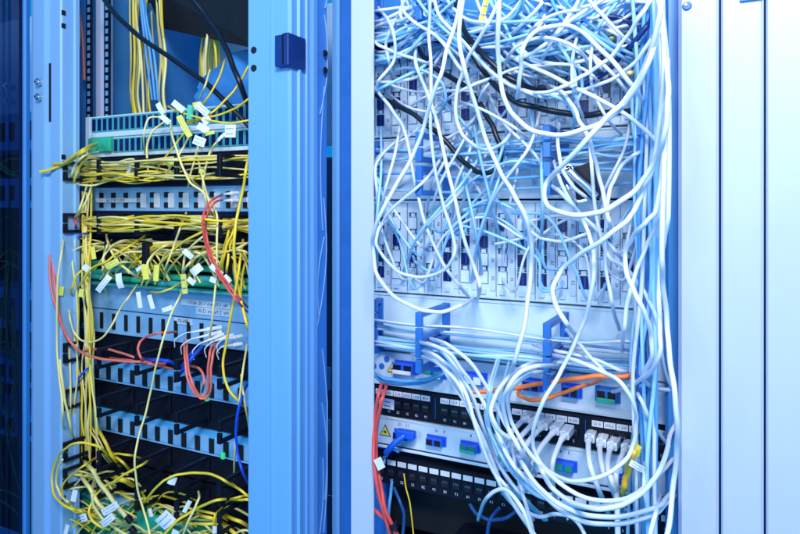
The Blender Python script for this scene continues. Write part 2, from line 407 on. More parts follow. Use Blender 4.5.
em_b = {(1, 0), (1, 2), (1, 3), (3, 2), (2, 1), (6, 0), (6, 1), (6, 2), (7, 0), (7, 1), (5, 1), (5, 2), (5, 3), (9, 1), (9, 2), (9, 3), (10, 1), (10, 2), (10, 3), (10, 0), (12, 3), (13, 0), (13, 1), (13, 3), (14, 2), (8, 0), (11, 0)}
em_a = {(1, 2), (1, 3), (2, 2), (4, 3), (6, 2), (6, 3), (7, 1), (8, 3), (9, 1), (10, 2), (11, 0), (11, 2), (12, 1), (12, 3), (13, 2), (14, 0), (15, 1), (4, 0), (3, 1), (5, 2)}
block_panel('upper white distribution panel of modular ports, half hidden by the cable tangle', 51, 138.4, em_a, 52)
block_panel('lower white distribution panel of modular ports with open dark sockets, above the blue cable rings', 200.6, 291, em_b, 60)
for pt, pb, lb in ((47, 51, ''),):
    bb = MB(); bb.box(RX0, RX1, YP-.002, YP+.03, Zr(51)+.0007, Zr(48), 'black'); 
    for k in range(40):
        bb.box(RX0+.01+k*.0118, RX0+.016+k*.0118, YP-.003, YP+.0, Zr(48)+.0003, Zr(48)+.004, 'black')
    solo('brush_strip', bb, 'black brush strip above the upper white distribution panel', 'brush strip')

# ---- cable-management panels with rings
def ring_mesh(w, d, h, t, m):
    bb = MB()
    bb.box(-w/2, w/2, -d, -d+t, .0012, h/2, m, .0012); bb.box(-w/2, w/2, -d, -d+t, -h/2, -.0012, m, .0012)
    bb.box(-w/2+.0003, w/2-.0003, -d+t+.0001, -.0002, h/2-t, h/2-.0003, m, .001)
    bb.box(-w/2+.0003, w/2-.0003, -d+t+.0001, -.0002, -h/2+.0003, -h/2+t, m, .001)
    bb.box(-w/2-.001, w/2+.001, -.0045, 0, -h/2-.0002, h/2+.0002, m, .001)
    return bb.mesh('guide_ring')
RB = ring_mesh(.0095, .098, .040, .0075, 'ring_blue')
RBL = ring_mesh(.0080, .078, .038, .006, 'black')
RBS = ring_mesh(.0095, .022, .040, .0075, 'ring_blue')
def manager_r(label, pt, pb, xs, mids, m='panel_light'):
    root = plate_thing('cable_management_panel', label, 'cable panel', RX0, RX1, Zr(pt)-.0004, Zr(pb)+.0004, m, .03, 'cable management panels of the white cabinet')
    for x in xs:
        for pz in mids: inst('guide_ring', RBS if x < -.43 else RB, root, (x, YP-.0003, Zr(pz)))
    return root
XS = (-.484, -.373, -.2009, -.0934)
manager_r('cable management panel coloured in blue shade behind the tangle at the very top', -9, 47, XS, (4, 33), 'paint_deep_shade')  # shade behind the tangle is put into this panel's colour
manager_r('white cable management panel with blue rings between the two distribution panels', 139, 200, XS, (155, 184))
manager_r('white cable management panel with blue rings under the lower distribution panel', 291.6, 349, XS, (310, 337))

# ---- fibre adapter panels
def adapter(root, px, py, body, face, wmm=26, hmm=12, dep=.012, low=None, lab=None):
    q = P(px, py); bb = MB(); w = wmm/2000; h = hmm/2000
    bb.box(q.x-w, q.x+w, YP-dep, YP-.0003, q.z-h, q.z+h, body, .0012)
    bb.box(q.x-w-.003, q.x+w+.003, YP-.003, YP-.0004, q.z-h-.002, q.z+h+.002, body, .0008)
    for sx in (-1, 1):
        bb.box(q.x+sx*w*.5-w*.36, q.x+sx*w*.5+w*.36, YP-dep-.0008, YP-dep+.002, q.z-h*.7, q.z+h*.75, face)
    if low: bb.box(q.x-w*.9, q.x+w*.9, YP-dep-.004, YP-dep-.0009, q.z-h*.95, q.z-h*.2, low, .0008)
    return part('adapter', bb, root, lab)
def warning(root, px, py, hmm):
    q = P(px, py); h = hmm/1000; bb = MB(); w = h*.56
    y = YP
    bb.plate([(q.x-w, q.z-h/2), (q.x+w, q.z-h/2), (q.x, q.z+h/2)], y-.0012, y-.0003, 'ink')
    bb.plate([(q.x-w*.82, q.z-h*.43), (q.x+w*.82, q.z-h*.43), (q.x, q.z+h*.36)], y-.0017, y-.0009, 'warn_yellow')
    n = 16; c = Vector((q.x+h*.02, y-.0018, q.z-h*.14))
    star = []
    for k in range(n):
        rr = h*(.17 if k % 2 == 0 else .075); star.append((c.x+rr*math.cos(2*math.pi*k/n), c.z+rr*math.sin(2*math.pi*k/n)))
    bb.plate(star, y-.0021, y-.0014, 'ink'); bb.box(c.x-h*.3, c.x, y-.0021, y-.0014, c.z-h*.012, c.z+h*.012, 'ink')
    return part('warning_sign', bb, root)
fp = plate_thing('fibre_patch_unit', 'pale fibre panel above the upper black patch panel, a warning triangle at its left', 'fibre panel', RX0, RX1, Zr(349.6), Zr(383.6), 'panel_light', group='fibre adapter panels')
warning(fp, 393, 367, 17)
adapter(fp, 407, 367, 'plug_blue', 'black', 34, 15, .016, low='plug_clear')
adapter(fp, 436, 372, 'plug_blue', 'green_light', 30, 12, .014, low='plug_clear', lab='blue adapter with a green and a white plug')
adapter(fp, 476, 378, 'plug_blue', 'plug_clear', 30, 14, .016)
adapter(fp, 533, 384, 'plug_blue', 'black_deep', 24, 14, .014)
adapter(fp, 572, 390, 'plug_blue', 'black_deep', 22, 15, .014)
adapter(fp, 608, 394, 'ring_blue', 'black_deep', 26, 17, .014, low='green_light', lab='blue adapter with a green lower lip')
bb = MB()
for px, py in ((374, 366), (382, 366), (387, 359), (642, 387), (650, 392), (643, 400)):
    q = P(px, py); bb.cyl((q.x, YP-.0001, q.z), (0, -1, 0), .0045, .0014, 'ring_blue', 18)
part('screw', bb, fp)
bb = MB(); bb.box(X(500), X(648), YP-.0018, YP-.0002, pr(1, 1)*0+Zr(381), Zr(375.5), 'print_white'); part('label_strip', bb, fp)

gp = plate_thing('fibre_patch_unit', 'pale fibre panel with blue adapters between the two black patch panels', 'fibre panel', RX0, RX1, Zr(413.6), Zr(442.0), 'panel_light', group='fibre adapter panels')
warning(gp, 385.5, 430, 17)
lt = MB()
for px, py, body, face, low in ((404, 434, 'plug_blue', 'black_deep', None), (437, 440, 'plug_blue', 'black_deep', None), (471, 446, 'plug_blue', 'green', 'green_light'), (514, 455, 'plug_blue', 'black_deep', None), (566, 464.5, 'plug_blue', 'green', None), (621, 477, 'plug_blue', 'black_deep', None)):
    adapter(gp, px, py, body, face, 25, 10.5, .014, low)
for k, (px, py) in enumerate(((400, 424.4), (407.6, 425.6), (437, 431), (444.6, 432.2), (471, 436), (479, 437.4), (512, 444), (520, 445.5), (561, 451.5), (569, 453))):
    q = P(px, py); lt.text(str(12-k), .0062, 'ink', Matrix.Translation((q.x, YP-.0006, q.z)))
part('lettering', lt, gp)
bb = MB(); bb.box(RX0, RX1, YP-.0035, YP-.0002, Zr(445)+.0002, Zr(442.2), 'panel_light', .001); bb.box(RX0, RX1, YP-.001, YP+.02, Zr(442.2)+.0002, Zr(441.9)+.001, 'ink'); part('lower_lip', bb, gp)

# ---- black patch panels
def jack_mesh():
    bb = MB(); bb.box(-.0068, .0068, -.0022, -.0003, -.0068, .0068, 'black', .0005)
    bb.box(-.0052, .0052, -.0028, -.002, -.0050, .0040, 'black_deep'); bb.box(-.0022, .0022, -.0028, -.002, .0040, .0056, 'black_deep')
    for k in range(4): bb.box(-.0036+k*.0022, -.003+k*.0022, -.0032, -.0026, .001, .0038, 'steel')
    return bb.mesh('jack')
JM = jack_mesh()
def jack_x(k): return RX0+.0455+k*.01555+(k//6)*.0155
pp = plate_thing('patch_panel', 'black patch panel with white plugs in its right half, below the pale fibre panel', 'patch panel', RX0, RX1, Zr(384), Zr(413), 'black', group='black patch panels')
lt = MB(); st = MB(); z1 = Zr(384); words = ['1.OG', 'EG 4', 'R 12', '2.OG', 'KG 1', 'R 08', '1.UG', 'R 21']
for k in range(24):
    x = jack_x(k); inst('jack', JM, pp, (x, YP, z1-.0245))
    st.box(x-.0072, x+.0072, YP-.0022, YP-.0002, z1-.0135, z1-.0055, 'print_white', .0004)
    lt.text(words[k % 8], .0046, 'ink', Matrix.Translation((x, YP-.0026, z1-.0096)))
    lt.text(str(24-k), .0052, 'print_white', Matrix.Translation((x, YP-.0007, z1-.0378)))
for k in range(1, 4):
    st.box(jack_x(k*6)-.0157, jack_x(k*6)-.0152, YP-.0016, YP-.0002, z1-.038, z1-.006, 'ring_blue')
part('label_strip', st, pp); part('lettering', lt, pp)
bb = MB(); q = P(386, 404, 6); M = Matrix.Translation((q.x, YP-.0042, q.z)) @ Matrix.Rotation(math.radians(2), 4, 'Y')
bb.box(-.013, .013, -.0007, .0007, -.0078, .0078, 'tag_white', .0004, M)
for r_, wv in ((.003, .006), (-.003, .007)): bb.box(-wv+.002, wv, -.0011, -.0006, r_-.0006, r_+.0006, 'ring_blue', 0, M)
solo('sticker', bb, 'white paper sticker on the left end of the upper black patch panel', 'sticker')

p2 = plate_thing('patch_panel', 'black patch panel with a row of white label windows near the bottom of the cabinet', 'patch panel', RX0, RX1, Zr(452), Zr(481), 'black', group='black patch panels', depth=.02)
lt = MB(); st = MB(); z2 = Zr(452)
for k in range(25):
    x = RX0+.0300+k*.0178
    st.box(x-.0072, x+.0072, YP-.0022, YP-.0002, z2-.0140, z2-.0065, 'print_white', .0004)
    inst('jack', JM, p2, (x, YP, z2-.0245))
    if k < 25: lt.text(str(25-k), .0058, 'print_white', Matrix.Translation((x, YP-.0007, z2-.0375)))
part('label_strip', st, p2); part('lettering', lt, p2)
# dark equipment under it
bb = MB(); bb.box(RX0, RX1, YP+.02, YP+.3, ZB+.01, Zr(560), 'black', .002); bb.box(RX0, RX1, YP+.06, YP+.30, Zr(540), Zr(486), 'black_deep', .002)
q = P(500, 520, -40); bb.box(q.x-.06, q.x+.10, YP-.0, YP+.05, Zr(545), Zr(515), 'black', .006)
solo('equipment_unit', bb, 'black unit in the dark bottom of the cabinet, under the lower patch panel', 'equipment')

# ---- lever lock with a bead chain
lk = empty('lever_lock', P(583, 198, 95), 'dark lock housing with a pale lever and bead chain amid the tangle', 'lock')
bb = MB(); bb.plate([(P(572, 168, 95).x, P(572, 168, 95).z), (P(592, 161, 95).x, P(592, 161, 95).z), (P(598, 197, 95).x, P(598, 197, 95).z), (P(576, 201, 95).x, P(576, 201, 95).z)][::-1], .787, .825, 'black'); part('housing', bb, lk)
bb = MB(); bb.tube(smooth([P(570, 171, 112), P(578, 179, 112), P(588, 188, 110), P(596, 197, 108)], 5), .0045, 'steel', 12); part('lever', bb, lk)
bb = MB()
for c in smooth([P(567, 186, 110), P(570, 194, 110), P(577, 201, 108), P(586, 200, 106)], 6): bb.cyl(c-Vector((0, .0014, 0)), (0, 1, 0), .0016, .0028, 'steel', 8)
for c in smooth([P(566, 168, 112), P(569, 166, 112), P(572, 169, 112), P(570, 172, 112)], 5): bb.cyl(c-Vector((0, .0012, 0)), (0, 1, 0), .0018, .0024, 'steel', 8)
part('bead_chain', bb, lk)

# ================================================================== LEFT EQUIPMENT
LX0, LX1 = X(88), -.672
def slots(root, spec, m='black_deep', deep=.0010):  # raised dark boxes stand in for the shade inside the openings
    for (px, py, wmm, hmm) in spec:
        q = P(px, py); bb = MB(); w, h = wmm/2000, hmm/2000
        bb.box(q.x-w, q.x+w, YP-.0018-deep, YP-.0003, q.z-h, q.z+h, m)
        part('slot', bb, root)
# fibre shelf with green sockets
fs = plate_thing('fibre_shelf', 'pale fibre shelf with two rows of green sockets at the top of the left cabinet', 'fibre panel', LX0, LX1, Zl(117), Zl(158), 'panel_light', .12)
sm = MB(); sm.box(-.0072, .0072, -.0030, -.0003, -.0135, .0135, 'teal', .0006); sm.box(-.0047, .0047, -.0036, -.002, -.0115, .0115, 'port_dark'); SM = sm.mesh('socket')
for k in range(29):
    x = LX0+.022+k*.0157
    inst('socket', SM, fs, (x, YP, Zl(126)))
    if k > 3: inst('socket', SM, fs, (x, YP, Zl(147)))
bb = MB(); bb.box(LX0+.012, LX0+.076, YP-.010, YP-.0003, Zl(153), Zl(139), 'green_light', .002); part('blank_cover', bb, fs)
bb = MB(); bb.box(LX0+.002, LX1, YP-.0045, YP-.0003, Zl(138.4), Zl(134.2), 'panel_light', .001); bb.box(LX0, LX0+.012, YP-.006, YP-.0003, Zl(157), Zl(117.5), 'panel_light', .001); part('trim_bar', bb, fs)
# black managers
LXS = (-1.122, -1.028, -.930, -.835, -.740)
def manager_l(label, pt, pb, mid, xs=LXS, dz=0):
    root = plate_thing('cable_management_panel', label, 'cable panel', LX0, LX1, Zl(pt)-.0004, Zl(pb)+.0004, 'black', .02, 'black cable management panels')
    for x in xs: inst('guide_ring', RBL, root, (x, YP-.0003, Zl(mid)))
    return root
manager_l('black cable management panel directly under the green-socketed fibre shelf', 158.4, 187.4, 173)
g1 = plate_thing('fibre_patch_unit', 'slim blue-grey fibre panel with short dark slots and a printed label strip', 'fibre panel', LX0, LX1, Zl(188), Zl(211), 'panel_grey', .1, 'blue-grey fibre panels')
sp = []
for k in range(12):
    px = 102+k*11.6+k*k*.28
    sp += [(px, pl(px, 195.5), 10, 10), (px, pl(px, 205), 10, 10)]
slots(g1, sp)
for k in range(3, 11):
    bb = MB(); px = 107.5+k*11.6+k*k*.28; q = P(px, pl(px, 200)); bb.box(q.x-.010, q.x+.006, YP-.0022, YP-.0003, q.z-.015, q.z+.012, 'print_white', .0005); part('label_plate', bb, g1)
bb = MB(); qa, qb = P(97, pl(97, 200.5)), P(138, pl(138, 200.5)); bb.box(qa.x, qb.x, YP-.0034, YP-.0021, qa.z-.004, qa.z+.004, 'print_white'); part('label_strip', bb, g1)
bb = MB(); bb.text('LWL 1  R3 2 5-6', .0075, 'ink', Matrix.Translation(((qa.x+qb.x)/2, YP-.0038, qa.z))); part('lettering', bb, g1)
manager_l('black cable management panel holding yellow cables under the slim blue-grey panel', 211.6, 236, 222)
# green splice shelf
s1 = empty('splice_shelf', ((LX0+LX1)/2, YP, Zl(282)), 'green splice shelf above the wide blue-grey panel, draped with yellow cables', 'splice shelf')
bb = MB(); bb.box(LX0, LX1, YP+.012, YP+.03, Zl(282)+.0006, Zl(236.6), 'black', .001); part('backplate', bb, s1)
def green_rows(root, pys, off, x0, x1, r=.006, ms=('green', 'green_light', 'teal')):
    for i, py in enumerate(pys):
        bb = MB(); k = 0; x = x0
        while x < x1-.03:
            ln = rnd.uniform(.05, .085); xe = min(x+ln, x1)
            z = Zl(py)+rnd.uniform(-.003, .003)
            bb.tube([Vector((x, YP-off, z)), Vector(((x+xe)/2, YP-off-.003, z+.001)), Vector((xe-.003, YP-off, z))], r, ms[(i+k) % 3], 10); x = xe; k += 1
        part('splice_row', bb, root)
green_rows(s1, (262, 269, 276), .012, LX0+.01, LX1)
bb = MB(); bb.box(LX0, LX1, YP-.03, YP+.011, Zl(282)+.0008, Zl(279.4), 'teal', .002); part('tray', bb, s1)
for x in LXS[1:]:
    bb = MB(); bb.box(x-.006, x+.006, YP-.06, YP-.052, Zl(262), Zl(238), 'black', .001); bb.box(x-.005, x+.005, YP-.052, YP+.012, Zl(240.5), Zl(238.2), 'black', .001); part('guide_bar', bb, s1)
g2 = plate_thing('fibre_patch_unit', 'wide two-tier blue-grey fibre panel with tall slots and two printed lines', 'fibre panel', LX0, LX1, Zl(283), Zl(331), 'panel_grey', .1, 'blue-grey fibre panels')
sp = []
for k in range(10):
    px = 102.3+k*12.0+k*k*.06; sp.append((px, pl(px, 318.5), 7.5, 31))
slots(g2, sp)
bb = MB(); bb.box(LX0+.001, LX1, YP-.0010, YP-.0002, Zl(307.3), Zl(306.5), 'ink'); part('seam', bb, g2)
bb = MB(); qa, qb = P(182, pl(182, 293)), P(231, pl(231, 293)); bb.box(qa.x, qb.x, YP-.0022, YP-.0003, qa.z-.006, qa.z+.006, 'text_strip')
qc = P(197, pl(197, 299.5)); bb.box(qc.x, qb.x, YP-.0022, YP-.0003, qc.z-.0062, qc.z+.006, 'text_strip')
qd, qe = P(175, pl(175, 310.6)), P(193, pl(193, 310.6)); bb.box(qd.x, qe.x, YP-.0022, YP-.0003, qd.z-.006, qd.z+.006, 'text_strip'); part('label_strip', bb, g2)
bb = MB(); bb.text('Nr. 1 Fasern 1-10, 60-01', .0095, 'ink', Matrix.Translation(((qa.x+qb.x)/2+.006, YP-.0027, qa.z)))
bb.text('Nr. 2 Fasern 12-01', .0095, 'ink', Matrix.Translation(((qc.x+qb.x)/2, YP-.0027, qc.z))); bb.text('BN-07', .0095, 'ink', Matrix.Translation(((qd.x+qe.x)/2, YP-.0027, qd.z))); part('lettering', bb, g2)
for gg, zs in ((g1, (204,)), (g2, (301, 310, 326))):
    for py in zs:
        q = P(86, pl(86, py), 2); bb = MB(); bb.cyl((LX0-.004, YP-.001, q.z), (0, -1, 0), .0095, .003, 'black', 18); bb.cyl((LX0-.004, YP-.004, q.z), (0, -1, 0), .0055, .003, 'ring_blue', 14); bb.cyl((LX0-.004, YP-.007, q.z), (0, -1, 0), .0022, .001, 'black_deep', 10)
        part('thumbscrew', bb, gg)
manager_l('black cable management panel with red cables, under the wide two-tier panel', 331.6, 355.4, 344)
def switch(label, pt, pb, leds):
    rt = plate_thing('network_switch', label, 'switch', LX0, LX1, Zl(pt), Zl(pb), 'panel_switch', .15, 'blue switches')
    x = LX0+.028; k = 0
    while x < LX1-.02:
        bb = MB(); bb.box(x-.0055, x+.0055, YP-.0018, YP-.0003, Zl(pb)+.004, Zl(pb)+.030, 'black_deep'); part('slot', bb, rt); x += .0335; k += 1
    bb = MB()
    x = LX0+.045
    while x < LX1-.02:
        bb.box(x-.009, x+.009, YP-.0013, YP-.0003, Zl(pb)+.005, Zl(pb)+.034, 'panel_grey', .0005); x += .0335
    part('cover_plate', bb, rt)
    bb = MB(); bb.box(LX0, LX1, YP-.003, YP-.0003, Zl(pb)+.0008, Zl(pb)+.0032, 'panel_grey', .0005); part('lower_lip', bb, rt)
    for px, py in leds:
        q = P(px, py); bb = MB(); bb.box(q.x-.0035, q.x+.0035, YP-.006, YP-.0003, q.z-.006, q.z+.005, 'led_green', .001); part('status_light', bb, rt)
switch('upper blue switch with dark slots and a lit green light, red cable loop in front', 356, 378, ((208.5, 398),))
manager_l('black cable management panel between the two blue switches', 378.6, 404.4, 388)
switch('lower blue switch with dark slots, above the yellow cable loops', 405, 427, ((224.5, 455),))
manager_l('black cable management panel under the lower blue switch', 427.6, 452, 437)
manager_l('black cable management panel with hanging yellow straps near the bottom', 452.6, 478, 462)
s2 = empty('splice_shelf', ((LX0+LX1)/2, YP, Zl(560)), 'green splice shelf at the bottom of the left cabinet under looping yellow cables', 'splice shelf')
bb = MB(); bb.box(LX0, LX1, YP+.012, YP+.03, Zl(560), Zl(478.6), 'black', .001); part('backplate', bb, s2)
green_rows(s2, (484, 491, 498, 505, 512, 519, 526, 533), .012, LX0+.005, LX1-.11, .0065, ('green', 'teal', 'green'))
bb = MB(); bb.box(LX0+.17, LX0+.235, YP-.03, YP+.0, Zl(505), Zl(487), 'green_light', .006); bb.box(LX0+.06, LX0+.15, YP-.028, YP, Zl(486), Zl(480), 'panel_grey', .003); part('splice_cover', bb, s2)
bb = MB(); bb.box(LX0-.03, LX0-.002, YP+.0, YP+.02, Zl(480), Zl(236), 'black', .002)
solo('cable_duct', bb, 'black vertical cable duct between the left post and the panels', 'cable duct')
# ================================================================== CABLES, traced: offset mm, radius mm, material, plugged ends | points | label
GW = 'white network cables of the tangle'; GY = 'yellow fibre cables'; GD = 'dark cables in the tangle'; GR = 'red fibre cables'
WHITE = '''
165 3.9 w e|461,-8 456,22 448,45 441,74 432,97 424,126 413,155 399,180 383,209 374,232 373,248 377,274 394,296 419,309 441,312 462,305 474,297|bright white cable running down-left from the top into a wide loop over open sockets
120 3.5 w e|430,-5 430,11 429,34 431,67 431,100 431,137 435,168 442,200 451,229 455,246 453,258 441,272 419,277 399,272 383,256 376,242 380,227 391,218|white cable hanging straight then curling into a round loop left of the open sockets
185 3.9 w|464,-8 459,34 464,67 473,97 486,139 500,171 513,193 525,216 531,243 531,268 528,299 523,332 514,362 505,385|long white cable from the top centre down past the lower panel to the rings
205 4.1 w|500,-8 498,29 499,67 504,97 513,114 530,129 555,135 585,129 612,116 636,88 650,58 659,25 660,-8|thick white cable hanging as one big shallow U between both upper corners
140 3.5 w e|501,-4 486,27 471,52 462,74 456,97 457,120 463,135 477,147 491,149 506,140 513,122|white cable curving down from top centre and hooking back up over the black cable
150 3.6 w e|417,46 416,65 426,90 435,115 446,162 455,200 466,245 475,269 480,287 477,299|white cable from the left fan slanting down to the bottom edge of the lower panel
110 3.6 w|401,-8 405,13 419,25 439,38 455,61 466,76 480,96|white cable arching from the upper left corner across to the black cables
125 3.7 w|432,-8 441,18 462,40 486,67 508,84 540,96 570,98|white cable sloping along the upper black cable
95 3.5 w e|400,10 390,31 386,45 389,61 396,82|short white cable bowed to the left at the upper left corner
70 3.4 w|366,13 380,10 394,8 414,6 430,-4|white cable crossing the topmost left corner nearly level
75 3.2 w s|389,63 401,45 410,36 421,25 430,10|thin white cable rising steeply from the left fan
85 3.6 w|368,80 387,103 399,120 405,132 412,166 419,200 427,229 435,247 444,265 459,285 468,296|white cable from the left edge diagonally down over both distribution panels
60 3.6 w|366,81 384,82 402,81 418,76 432,66 446,48|white cable lying level at the left edge then climbing right
115 3.7 w|612,-6 571,20 544,45 528,55 515,58 498,46|white cable curving down-left from the top right corner
105 3.6 w|582,-6 571,13 558,31 546,52 541,66|short white cable dropping from the top in front of the black brush
155 3.9 w e|515,118 518,90 521,67 522,52 530,36 546,27 571,26 589,38 614,63 634,88 650,114|white cable arched like a bridge over the top middle ports
95 3.5 w|512,48 524,54 544,62 569,64 591,58 604,50|white cable sagging gently below the arched one
130 3.7 w|508,55 519,61 544,72 576,88 612,106 641,126 662,147|white cable sloping steadily down to the right bundle
145 3.6 w|651,0 640,16 627,36 609,58 589,72 572,82 555,90 535,93 512,87|white cable beside the dark blue one at the upper right
120 3.5 w|655,28 648,44 634,63 612,79 585,89 558,94 535,93 512,84|white cable curving from the right bundle to the middle of the upper panel
215 4.1 w|656,-8 660,13 652,46 640,77 624,101 604,120 589,137 562,166 547,182 544,198 556,211 582,215 607,209 636,189 654,162 664,137 668,100 667,60|thick white cable making the largest hairpin loop left of the lock
80 3.5 w|505,45 515,45 528,34 542,22 547,2|white cable bending from level to upright just below the brush
90 3.5 w|503,40 515,31 526,20 537,9 548,-5|pale cable parallel to the bend under the brush
55 3.2 w e|560,30 561,45 562,66|short white lead hanging straight in front of the upper panel
65 3.3 w se|583,36 578,61 570,84|short slanted white lead plugged into the upper panel
75 3.6 w|576,20 590,24 605,29 623,37 645,52|white cable under the dark blue arc at the upper right
150 3.6 w|545,84 562,92 573,106 580,122 587,134 593,152 598,172 603,193 609,222 612,240|white cable descending past the lock toward the lower panel
105 3.5 w e|560,116 558,144 562,168 573,186 586,197 599,205|white cable passing in front of the lock housing
130 3.5 w|646,150 636,154 623,164 613,182 608,198 606,225 605,246 606,269 612,303 619,330|white cable arching right of the lock then falling to the blue rings
160 3.6 w|549,184 560,192 571,203 579,214 586,227 592,245 594,265 591,294 583,324 569,355 558,377 544,400 535,424 533,445 542,465 566,480 593,479 618,467 632,449 636,424 634,405 622,384 605,373 571,359 540,354|longest white cable, from the lock down into the big bottom loop over the plugs
195 4.0 w|661,-8 664,60 660,120 650,175 634,210 627,220 605,238 578,256 562,270 553,288 557,308 567,324 578,338|thick white cable bowing left in front of the open black sockets
175 4.0 w|657,-8 661,70 664,150 655,212 645,223 632,238 625,254 627,274 636,295 645,314 651,335 652,356 643,378,120 655,388,70 682,392,15|thick white cable dropping beside the right bundle to the lower ring
145 3.5 w|663,-8 665,80 665,160 660,212 655,228 645,249 636,272 628,300 624,330 622,352|white cable slanting down in front of the last columns of sockets
165 3.8 w|661,-8 668,80 668,215 664,240 660,265 659,296 660,330 660,352 652,370 640,380,120 625,388,70 612,392,8|white cable bending under the lowest right blue ring
205 4.0 w|659,-8 666,70 664,170 662,258 663,285 667,320 669,352 674,388 677,420 677,450 674,480 669,525 665,550|thick white cable bulging over the right steel edge
110 3.5 w|588,120 592,170 598,225 610,258 623,266 636,280 647,297 656,318 660,345,90 668,380,50 682,400,15|white cable falling from the last columns into the right bundle
115 3.5 w|548,140 560,180 575,208 589,222 603,238 616,252 627,266|short white cable slanting across the last columns
70 3.4 w s|523,222 530,231 544,239 564,241 587,233 597,222|white lead sagging across the two open socket columns
180 3.9 w|540,362 525,366 509,377 497,393 491,412 498,429 512,440 530,444|inner white cable of the round coil left of the white plugs
195 3.9 w|560,366 540,366 522,371 509,386 503,404 508,427 520,450 536,474|outer white cable of the round coil left of the white plugs
170 3.8 w|548,372 531,374 515,384 508,398 511,420 524,445 545,470 580,496 622,500 655,478,100 668,465,60 682,450,15|white cable leaving the coil and sweeping right across the bottom
160 3.6 w|415,341 430,345 448,352 462,370 477,391 491,418 504,449 516,470 536,490|upper white cable falling diagonally from the lowest left ring
150 3.6 w|415,349 432,354 450,366 464,389 474,420 484,451 498,480 517,510 533,533 545,550|white cable falling from the lowest left ring to the very bottom
140 3.5 w|412,354 432,360 452,376 467,402 478,436 490,465 507,487 530,505|lower white cable falling diagonally from the lowest left ring
155 3.6 w|425,338 444,343 466,358 486,385 503,420 520,448 533,466|white cable highest in the diagonal bundle under the left rings
190 3.9 w|505,455 518,471 540,492 562,511 585,522 618,524 653,515,130 668,502,70 682,490,15|deepest of the broad white curves at the bottom right
200 3.9 w|512,445 523,465 536,484 556,502 581,514 618,517 657,507,130 668,496,70 682,480,15|middle broad white curve at the bottom right
215 4.0 w|534,455 542,471 552,488 571,502 597,509 622,505 647,488 664,461,150 670,436,70 682,410,15|broad white curve nearest the plugs, rising at the right edge
150 3.7 w|478,520 487,498 503,489 520,505 532,534 538,550|white cable hooked up and over the lower patch panel at the bottom
135 3.6 w|505,420 512,445 518,478 527,508 535,540|white cable hanging to the bottom left of the broad curves
120 3.5 w|506,490 520,508 540,517 556,514 575,520 590,545|white cable with a kink low in the dark bottom
180 3.7 w|660,495 655,515 648,545|short white cable leaving at the lower right corner
110 3.5 w|636,385 640,398 648,415 658,432,80 668,445,45 682,455,15|pale cable slanting into the right edge beside the white plugs
120 3.5 w|641,452 645,470 644,490 650,515 655,550|pale cable hanging between the yellow cable and the right edge
95 3.4 w|566,330 580,345 595,362 607,374 621,380|white cable crossing the blank plate under the lower panel
90 3.4 w|533,345 560,352 590,358 620,370 640,372|white cable lying through the lowest middle ring
'''
PLUGS = ((570, 428, '556,447 553,461 552,478 556,500'), (560, 425, '546,440 538,452 531,470 527,490'), (549, 421, '534,434 527,444 520,458 515,475'), (540, 418, '526,430 518,440 510,452 502,470'), (530, 415.5, '518,424 510,434 504,446 498,462'),
         (592, 434, '586,446 590,465 598,488 608,512'), (604, 437.5, '597,452 603,470 613,490 620,514'), (616, 441, '606,455 608,470 614,486 622,510'), (630, 444, '620,456 616,475 617,500 618,540'))
DARK = '''
70 3.5 k|366,90 392,103 410,112 428,126 441,136 459,157 474,170 488,173 498,165 501,152 495,132 484,111 472,93 459,82 441,72 425,58 415,44|black cable looping under the tangle in front of the upper distribution panel
95 3.7 k|455,-8 458,12 466,33 482,53 504,74 525,86 548,92|thick black cable coming down from the top centre
105 3.7 k|460,25 468,46 482,69 500,90 519,103 544,109 578,115 605,113 640,110|thick black cable crossing the whole upper panel to the right
60 3.3 n|560,22 585,20 605,17 623,19 636,29 640,42|dark blue cable bent in a flat arc at the upper right
80 3.4 n|655,8 648,25 627,49 605,72 580,87 566,92|dark blue cable sloping down from the upper right corner
'''
SKY = '''
55 2.8 s|369,368 375,374 388,379 405,381 425,380 445,373 452,362|light blue fibre cable lying along the left adapters
50 2.6 s|369,362 372,372 382,381 400,384 420,383 437,378|second light blue fibre cable sagging under the left adapters
30 2.4 s e|398,452 392,449 386,456 380,462|light blue fibre tail leaving the big blue plug
40 2.4 s|392,482 390,500 388,520 386,560|light blue cable hanging below the left end of the lower patch panel
25 2.4 d|394,488 400,502 404,516 400,560|thin dusky blue cable in the dark bottom
25 2.6 d|470,505 478,515 492,520 508,517 520,508|dusky blue cable sagging in the dark bottom
30 2.6 d|500,508 490,520 486,560|dusky blue cable dropping straight in the dark bottom
14 1.2 y|404,474 406,488 410,504 416,560|thin yellow-green wire hanging below the lower patch panel
'''
ORANGE = '''
95 2.9 o|453,381 458,389 470,392 490,391 515,388 545,383 575,379 600,376 618,377 632,375 642,377|orange fibre cable running level above the black patch panel
105 2.4 o|600,381 580,387 560,394 545,399 530,400 519,395 521,388|thin orange fibre cable bent back under the other orange one
'''
RED = '''
80 2.6 r|388,380 383,397 378,418 376,440 377,462 381,486 385,508 394,530 400,550|right one of two red fibre cables hanging along the white post
84 2.6 r|383,378 379,393 375,415 373.5,442 374.5,468 379,495 386,520 394,545|left one of two red fibre cables hanging along the white post
70 3.0 r|362,505 372,509 383,517 393,527 404,548|red fibre cable entering low from behind the white post
'''
